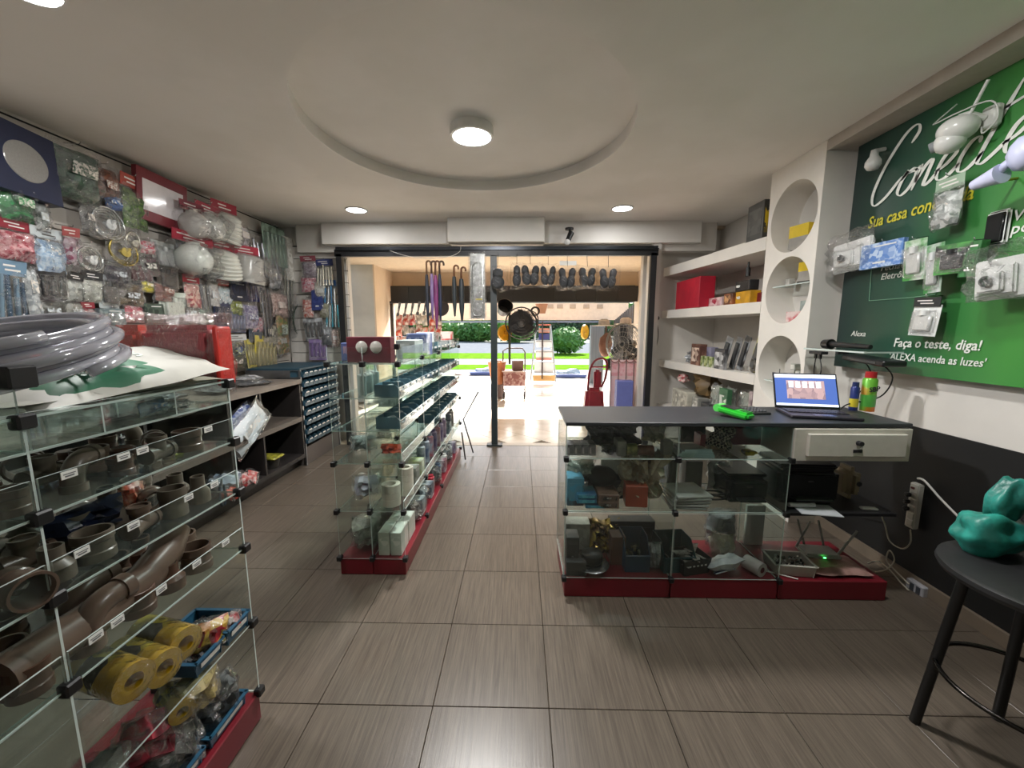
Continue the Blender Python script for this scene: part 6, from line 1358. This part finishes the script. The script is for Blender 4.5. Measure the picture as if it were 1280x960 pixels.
p = oy(597, 358, 4.82); t = T('silver_blister_strip', 'long silver moulded strip hanging in the entrance', 'blister strip', (p.x, 4.82, p.z)); hh = oy(597, 318, 4.82).z-oy(597, 399, 4.82).z; ww = 18/490*4.82
ob('backing', MB().box((0, 0, 0), (ww, .006, hh), bev=.002), mt('a4a6a4', .3, .6, c2='7c7e7c', sc_=20), t)
ob('moulded_rim', MB().tube([(x, -.012, z) for x, z in ((-ww*.36, hh*.3), (-ww*.36, -hh*.4), (-ww*.2, -hh*.46), (ww*.2, -hh*.46), (ww*.36, -hh*.4), (ww*.36, hh*.3), (ww*.15, hh*.36), (-ww*.15, hh*.36))], .009, 8, closed=True), mt('c4c6c4', .2, .8), t, smooth=2)
ob('film', MB().pillow(ww*1.2, .05, hh*1.03, 160, .6, 9, 12), FILM, t, smooth=True); ob('yellow_mark', MB().box((.015, -.012, -hh*.2), (ww*.45, .003, .02)), mt('b8a83c', .4), t)
cable('white thin wire strung beneath the bulkhead', [oy(487, 313, 4.86), oy(505, 319, 4.86), oy(530, 323, 4.86), oy(560, 321, 4.86), oy(574, 315, 4.86), oy(576, 308, 4.86)], .003, 'd8d4cc')
# ================================================================ VERANDA GOODS
def fan(lab, px, py, Y, R_, h, rz, dark='1a1b1d', grill='3a3a3c', stand=True, tilt=0):
    p = oy(px, py, Y); t = T('fan', lab, 'fan', (p.x, p.y, 0 if stand else p.z)); z = p.z if stand else 0
    hd = ob('motor', MB().cyl((0, .02, 0), (0, .17, 0), .085, .06, n=20).sph((0, .17, 0), .06, sub=2), mt(dark, .4), t, (0, 0, z), (tilt, 0, rz), smooth=True)
    g = MB()
    for r_ in (1, .82, .6, .38, .16): 
        for s_ in (-1, 1): g.tube([(math.cos(j/28*6.283)*R_*r_, -.07+s_*.05*math.cos(r_*1.4), math.sin(j/28*6.283)*R_*r_) for j in range(28)], .012 if r_ == 1 else .004, 5, closed=True)
    for j in range(24):
        a = j/24*6.283
        for s_ in (-1, 1): g.tube([(math.cos(a)*R_*q, -.07+s_*.05*math.cos(q*1.4), math.sin(a)*R_*q) for q in (.1, .4, .7, 1)], .0025, 4)
    ob('guard', g, mt(grill, .35, .5), hd)
    if not stand: ob('back_disc', MB().lathe([(0, 0), (R_*.8, .01), (R_*.8, .02), (0, .02)], (0, -.01, 0), 26, (R(90), 0, 0)), mt('3a3b3e', .5), hd); ob('hub', MB().sph((0, -.05, 0), R_*.3, sub=2), mt('5c5e62', .3), hd, smooth=2)
    b = MB()
    for j in range(3):
        a = j*2.094+.4; b.prism([(0, -.03), (R_*.35, -R_*.22), (R_*.85, -R_*.2), (R_*.9, R_*.1), (R_*.4, R_*.16), (0, .03)], -.004, .004, Matrix.Translation((0, -.07, 0)) @ Matrix.Rotation(a, 4, 'Y') @ Matrix.Rotation(R(90), 4, 'X') @ Matrix.Rotation(R(14), 4, 'X'))
    ob('blades', b, mt('2a2b2d', .4), hd)
    if stand:
        ob('pole', MB().cyl((0, .1, .02), (0, .1, z-.02), .018, n=14).cyl((0, .1, .02), (0, .1, z*.5), .026, n=14), mt(dark, .4), t, smooth=True); ob('base', MB().lathe([(0, .03), (.1, .03), (.22, .008), (.22, 0), (0, 0)], (0, .1, 0), 28), mt(dark, .4), t, smooth=True)
    return t
fan('pedestal fan turned sideways behind the service counter end', 783, 430, 5.9, .30, 1.6, R(-48), '1d1e20', '8c8880')
fan('black fan hanging head on at the top of the entrance', 651, 404, 7.2, .28, 0, R(6), '1f2022', '3c3c3e', False)
t = T('black_bucket', 'black bucket hanging beside the hanging fan', 'bucket', tuple(oy(630, 386, 7.1)), rot=(R(60), R(30), 0)); ob('bucket', MB().lathe([(0, -.1), (.1, -.1), (.14, .12), (.13, .12), (.09, -.09), (0, -.09)], n=22), mt('2a2a2c', .4), t, smooth=True)
t = T('hanging_cable_bunch', 'tangle of black cables and hoops hanging behind the fan', 'cable', tuple(oy(665, 400, 7.4))); m = MB()
for k in range(7): m.tube([(math.cos(j/18*6.283)*(.12+.02*k)-.02*k, .02*k, math.sin(j/18*6.283)*(.16+.03*(k % 3))-.02*k) for j in range(18)], .007, 5, closed=True)
ob('cable', m, mt('2a2c2e', .5), t, smooth=2)
t = T('cable_reel', 'round yellow reel hung in the entrance beside the door post', 'reel', tuple(oy(631, 416, 7.3)), rot=(R(90), 0, R(35))); ob('rim', MB().lathe([(.03, -.02), (.14, -.03), (.15, 0), (.14, .03), (.03, .02), (.03, -.02)], n=26), mt('e0a010', .4, c2='c88c10', sc_=9), t, smooth=True); ob('hub', MB().cyl((0, 0, -.04), (0, 0, .04), .035), mt('b87c10', .5), t)
t = T('cable_reel', 'round yellow reel hung on the grey gate post', 'reel', tuple(oy(731, 415, 10.7)), rot=(R(90), 0, R(55))); ob('rim', MB().lathe([(.03, -.02), (.19, -.03), (.2, 0), (.19, .03), (.03, .02), (.03, -.02)], n=26), mt('e0a812', .4, c2='c89010', sc_=9), t, smooth=True)
tag(ob('hanging_pole', MB().cyl((0, 0, 0), (0, 0, 1.1), .022, n=10), mt('3a4034', .5), loc=(oy(637, 445, 7.3).x, 7.3, oy(637, 455, 7.3).z)), 'dark green pole hanging under the fan', 'pole')
t = T('clay_pot', 'small terracotta pot hung under the shutter box', 'pot', tuple(oy(677, 386, 8.6))); ob('pot', MB().lathe([(0, -.1), (.08, -.1), (.13, .08), (.14, .1), (.12, .1), (0, .08)], n=20), mt('a87c64', .7), t, smooth=True)
t = T('black_ring', 'small black ring hanging between fan and clay pot', 'ring', tuple(oy(669, 389, 8.3)), rot=(R(90), 0, 0)); ob('ring', MB().tube([(math.cos(j/20*6.283)*.08, math.sin(j/20*6.283)*.08, 0) for j in range(20)], .02, 8, closed=True), BLACK, t, smooth=2)
# ladder
ld_ = T('step_ladder', 'tall narrow aluminium step ladder with coloured labels standing in the driveway', 'ladder', (oy(679, 470, 11.0).x, 11.0, 0)); al = mt('b4b6b8', .35, .6)
for s_ in (-1, 1): ob('rail', MB().tube([(s_*.36, 0, 0), (s_*.20, .18, 1.6)], .022, 6), al, ld_); ob('rear_rail', MB().tube([(s_*.33, .55, 0), (s_*.19, .22, 1.6)], .018, 6), al, ld_)
for k in range(5): z = .28+.29*k; ob('step', MB().box((0, .18*z/1.6, z), (.68-.2*z, .1, .03)), al, ld_)
ob('top_cap', MB().box((0, .2, 1.61), (.4, .16, .04), bev=.01), mt('c87058', .4), ld_)
ob('centre_pole', MB().cyl((-.03, -.03, .1), (-.03, .1, 1.7), .02), mt('3c2c28', .5), ld_)
for z, w, h, c in ((1.28, .3, .17, '3a3f78'), (1.08, .44, .2, 'e2e4e6'), (.80, .46, .2, 'e6e6e6'), (.66, .44, .07, 'c88a84'), (.42, .54, .3, 'dcdcdc'), (.12, .62, .16, 'd0a468'), (1.45, .3, .12, 'd89078')): ob('label_panel', MB().box((.02, .18*z/1.6-.03, z), (w, .006, h)), mt(c, .5), ld_)
# hand cart
ct = T('hand_cart', 'loaded metal hand cart with a terracotta tub standing on the veranda', 'cart', (oy(640, 480, 8.4).x, 8.4, 0)); fm = mt('6a5a58', .45, .5)
ob('frame', MB().tube([(-.2, .1, .15), (-.2, .18, 1.02), (-.1, .2, 1.08), (.22, .2, 1.08), (.28, .18, 1.0), (.28, .1, .15)], .014, 8).tube([(-.2, .13, .45), (.28, .13, .45)], .012, 6), fm, ct, smooth=True)
ob('basket', MB().box((.05, -.02, .45), (.46, .34, .3), bev=.01), mt('7c4a48', .5, c2='a88884', sc_=24, kind='voro'), ct)
ob('basket_rim', MB().tube([(-.2, -.2, .61), (.3, -.2, .61), (.3, .15, .61), (-.2, .15, .61)], .014, 6, closed=True), mt('c8b8b4', .4, .4), ct)
ob('lower_bar', MB().tube([(-.18, -.15, .22), (.28, -.15, .22)], .012, 6).tube([(-.18, -.15, .1), (-.18, -.15, .3)], .012, 6).tube([(.28, -.15, .1), (.28, -.15, .3)], .012, 6), fm, ct)
for x in (-.17, .27): 
    for y in (-.14, .12): ob('wheel', MB().lathe([(0, -.018), (.06, -.02), (.07, 0), (.06, .02), (0, .018)], (x, y, .07), 20, (0, R(90), 0)), mt('3a3436', .5), ct, smooth=True)
ob('carton', MB().box((.12, 0, .72), (.22, .2, .22), rot=(0, 0, R(10)), bev=.01), mt('6c504c', .6), ct)
t = T('terracotta_tub', 'orange terracotta tub beside the hand cart', 'tub', (ct.location.x-.33, 8.5, 0)); ob('tub', MB().lathe([(0, .3), (.12, .3), (.2, .78), (.22, .8), (.18, .8), (.1, .4), (0, .4)], n=22), mt('b8764c', .6, c2='a86a44', sc_=6), t, smooth=True); ob('stand', MB().lathe([(.0, .3), (.14, .3), (.14, 0), (0, 0)], n=16), mt('5a4846', .6), t)
# low blue flat things on the driveway
for k, (px, py, w) in enumerate(((610, 468, 1.1), (711, 471, 1.0))):
    q = oz(px, py, 0); t = T('blue_planter_tray', ('flat blue plastic pool tray on the pavement beside the door post', 'flat blue plastic tray with plants near the gate post')[k], 'tray', (q.x, min(q.y, 13.5), -.015)); ob('tray', MB().box((0, 0, .06), (w, .4, .11), bev=.02, taper=1.08), mt('4c5c90', .5), t); ob('mound', MB().sph((0, .05, .11), (w*.4, .16, .16), nz=.5), mt('b8c4cc', .8, c2='8a98a0', sc_=8), t)
q = oz(578, 468, 0); t = T('tilted_board', 'small red brown board tilted on the pavement', 'board', (q.x, min(q.y, 13.2), -.015)); ob('board', MB().box((0, 0, .06), (.45, .3, .03), rot=(R(20), R(8), 0)), mt('8c5a50', .6), t)
# red chair like trolley, display rack, hats
rc = T('red_mower', 'dark red garden machine with looped handles beside the counter', 'machine', (oy(742, 500, 6.4).x, 6.4, 0)); rm = mt('7c1c2c', .35, c2='6c1826', sc_=5)
ob('body', MB().box((0, 0, .34), (.34, .3, .42), bev=.06, seg=3, taper=.8), rm, rc, smooth=True); ob('neck', MB().box((.05, 0, .68), (.12, .1, .32), bev=.03, seg=2), rm, rc, smooth=True)
ob('handle', MB().tube(smooth_path([(-.1, 0, .5), (-.08, 0, .8), (.0, 0, .98), (.14, 0, 1.02), (.2, 0, .92), (.18, 0, .7), (.12, 0, .55)]), .018, 8), rm, rc, smooth=2); ob('crossbar', MB().tube([(-.07, 0, .88), (.19, 0, .88)], .014, 8), rm, rc)
ob('base', MB().box((0, 0, .07), (.38, .34, .14), bev=.03), mt('3a2c2c', .5), rc)
ra = T('pink_display_rack', 'pale pink wire display rack with a scalloped top standing in the entrance', 'rack', (oy(787, 500, 5.55).x, 5.6, 0)); W_ = 48/490*5.5
ob('panel', MB().box((0, .03, .62), (W_, .012, .88)), mt('d8b4b8', .5, c2='e0c8c8', sc_=3), ra); ob('red_band', MB().box((0, .02, .92), (W_*.98, .004, .18)), mt('d89aa0', .5, c2='e0b8bc', sc_=20), ra)
for k in range(6): ob('wire', MB().cyl((-W_/2+W_*k/5, 0, .03), (-W_/2+W_*k/5, 0, 1.08), .006, n=6), mt('8c7c7c', .4, .4), ra)
for k in range(5): ob('scallop', MB().tube(arc((-W_/2+W_*(k+.5)/5, 0, 1.075), W_/10, 180, 360, 6), .006, 5), mt('7a2c34', .4), ra)
ob('foot', MB().box((0, .02, .1), (W_, .2, .2)), mt('c8b0b0', .5), ra)
tag(ob('blue_carton', MB().box((0, 0, .405), (.22, .14, .8), bev=.01), mt('6c74b4', .5), loc=(oy(779, 507, 5.3).x, 5.3, .005)), 'blue carton peeping over the countertop beneath the pedestal fan', 'box')
for k, (px, py, c, lb) in enumerate(((755, 406, 'c8beb4', 'pale straw hat hung near the slatted gate'), (782, 404, 'e0d4cc', 'cream straw hat hung above the pedestal fan'))):
    t = T('straw_hat', lb, 'hat', tuple(oy(px, py, 7.0))); ob('brim', MB().lathe([(0, 0), (.2, -.02), (.21, -.015), (0, .01)], n=24), mt(c, .8), t, smooth=True); ob('crown', MB().lathe([(.1, 0), (.095, .07), (.05, .1), (0, .1)], n=20), mt(c, .8), t, smooth=True)
t = T('brown_hanging_bag', 'brown leather pouch hanging beneath the pale hat', 'pouch', tuple(oy(757, 431, 7.0))); ob('pouch', MB().sph((0, 0, 0), (.12, .05, .22), nz=.2), mt('8c6454', .6, c2='7c5646', sc_=8), t, smooth=2); ob('strap', MB().cyl((0, 0, .2), (0, 0, .36), .012), mt('6c4c40', .6), t)
t = T('dark_wheelbarrow_tray', 'dark tilted tray hanging under the pedestal fan', 'tray', tuple(oy(768, 456, 6.6)), rot=(R(60), R(12), 0)); ob('tray', MB().box((0, 0, 0), (.3, .25, .1), bev=.03, seg=2, taper=.75), mt('2c2e32', .45), t, smooth=True)
t = T('steel_desk_lamp', 'grey lamp bracket standing behind the pink display rack', 'lamp', (oy(784, 470, 6.3).x, 6.3, 0)); ob('stem', MB().cyl((0, 0, .02), (0, 0, 1.28), .02), mt('6a6864', .5), t); ob('arm', MB().box((.08, 0, 1.05), (.2, .1, .08), bev=.02), DARK, t); ob('base', MB().cyl((0, 0, 0), (0, 0, .03), .15, n=24), DARK, t)
# far side goods wall in the veranda
dp = T('dark_gate_frame', 'dark post at the near edge of the veranda goods rail', 'post', (oy(491, 420, 8.6).x, 8.6, 0)); ob('post', MB().box((0, 0, 1.05), (.06, .06, 2.08)), mt('2c2624', .5), dp)
rl = T('goods_rail', 'dark rail carrying the hanging veranda goods', 'rail', (-1.95, 8.4, 2.05)); ob('bar', MB().cyl((-.8, 0, 0), (1.0, 0, .0), .02), DARK, rl)
rn = random.Random(12); cl = ['c2452c', 'b83c3a', 'd05a30', '8c8a84', 'a8a29a', 'c04a3c', '6c6a66', 'b8b4ac', 'a43828', '9a5a4c']
for r_ in range(4):
    for k in range(7):
        px = 499+8.2*k; py = 384+15*r_+rn.uniform(-2, 2); p = oy(px, py, 8.35); c = cl[(k*3+r_*5) % 10]
        if r_ == 0: tag(ob('hand_tool', MB().cyl((0, 0, -.14), (0, 0, .1), .015, .03, n=8).box((0, 0, -.16), (.06, .03, .08), bev=.01), mt('3a3c3e', .5, c2='6a6c6e', sc_=20), loc=tuple(p), rot=(0, R(12), 0)), 'dark hand tool, %s from the wall end of the rail' % ORD[k], 'tool', 'hand tools on the veranda rail')
        else:
            _pk[0] += 1; tag(ob('goods_bag', MB().pillow(.13, .06, .22, _pk[0], 1.1, 7, 7), mt(c, .45, c2='d8ccc4', sc_=9), loc=tuple(p), rot=(0, R(rn.uniform(-8, 8)), 0), smooth=True), '%s hanging bag, %s from the wall end, %s row under the hand tools' % ({'c': 'orange', 'b': 'red', 'd': 'bright orange', '8': 'grey', 'a': 'dull', '6': 'dark grey', '9': 'brown'}[c[0]], ORD[k], ORD[r_-1]), 'bag', 'hanging bags on the veranda rail')
tag(ob('round_frying_pan', MB().lathe([(0, 0), (.13, 0), (.16, .04), (.15, .04), (.12, .01), (0, .01)], n=24).cyl((0, .14, .03), (0, .36, .05), .014), mt('2c2624', .4), loc=tuple(oy(554, 386, 8.2)), rot=(R(80), 0, R(-20)), smooth=True), 'dark round pan hanging beside the umbrellas', 'pan')
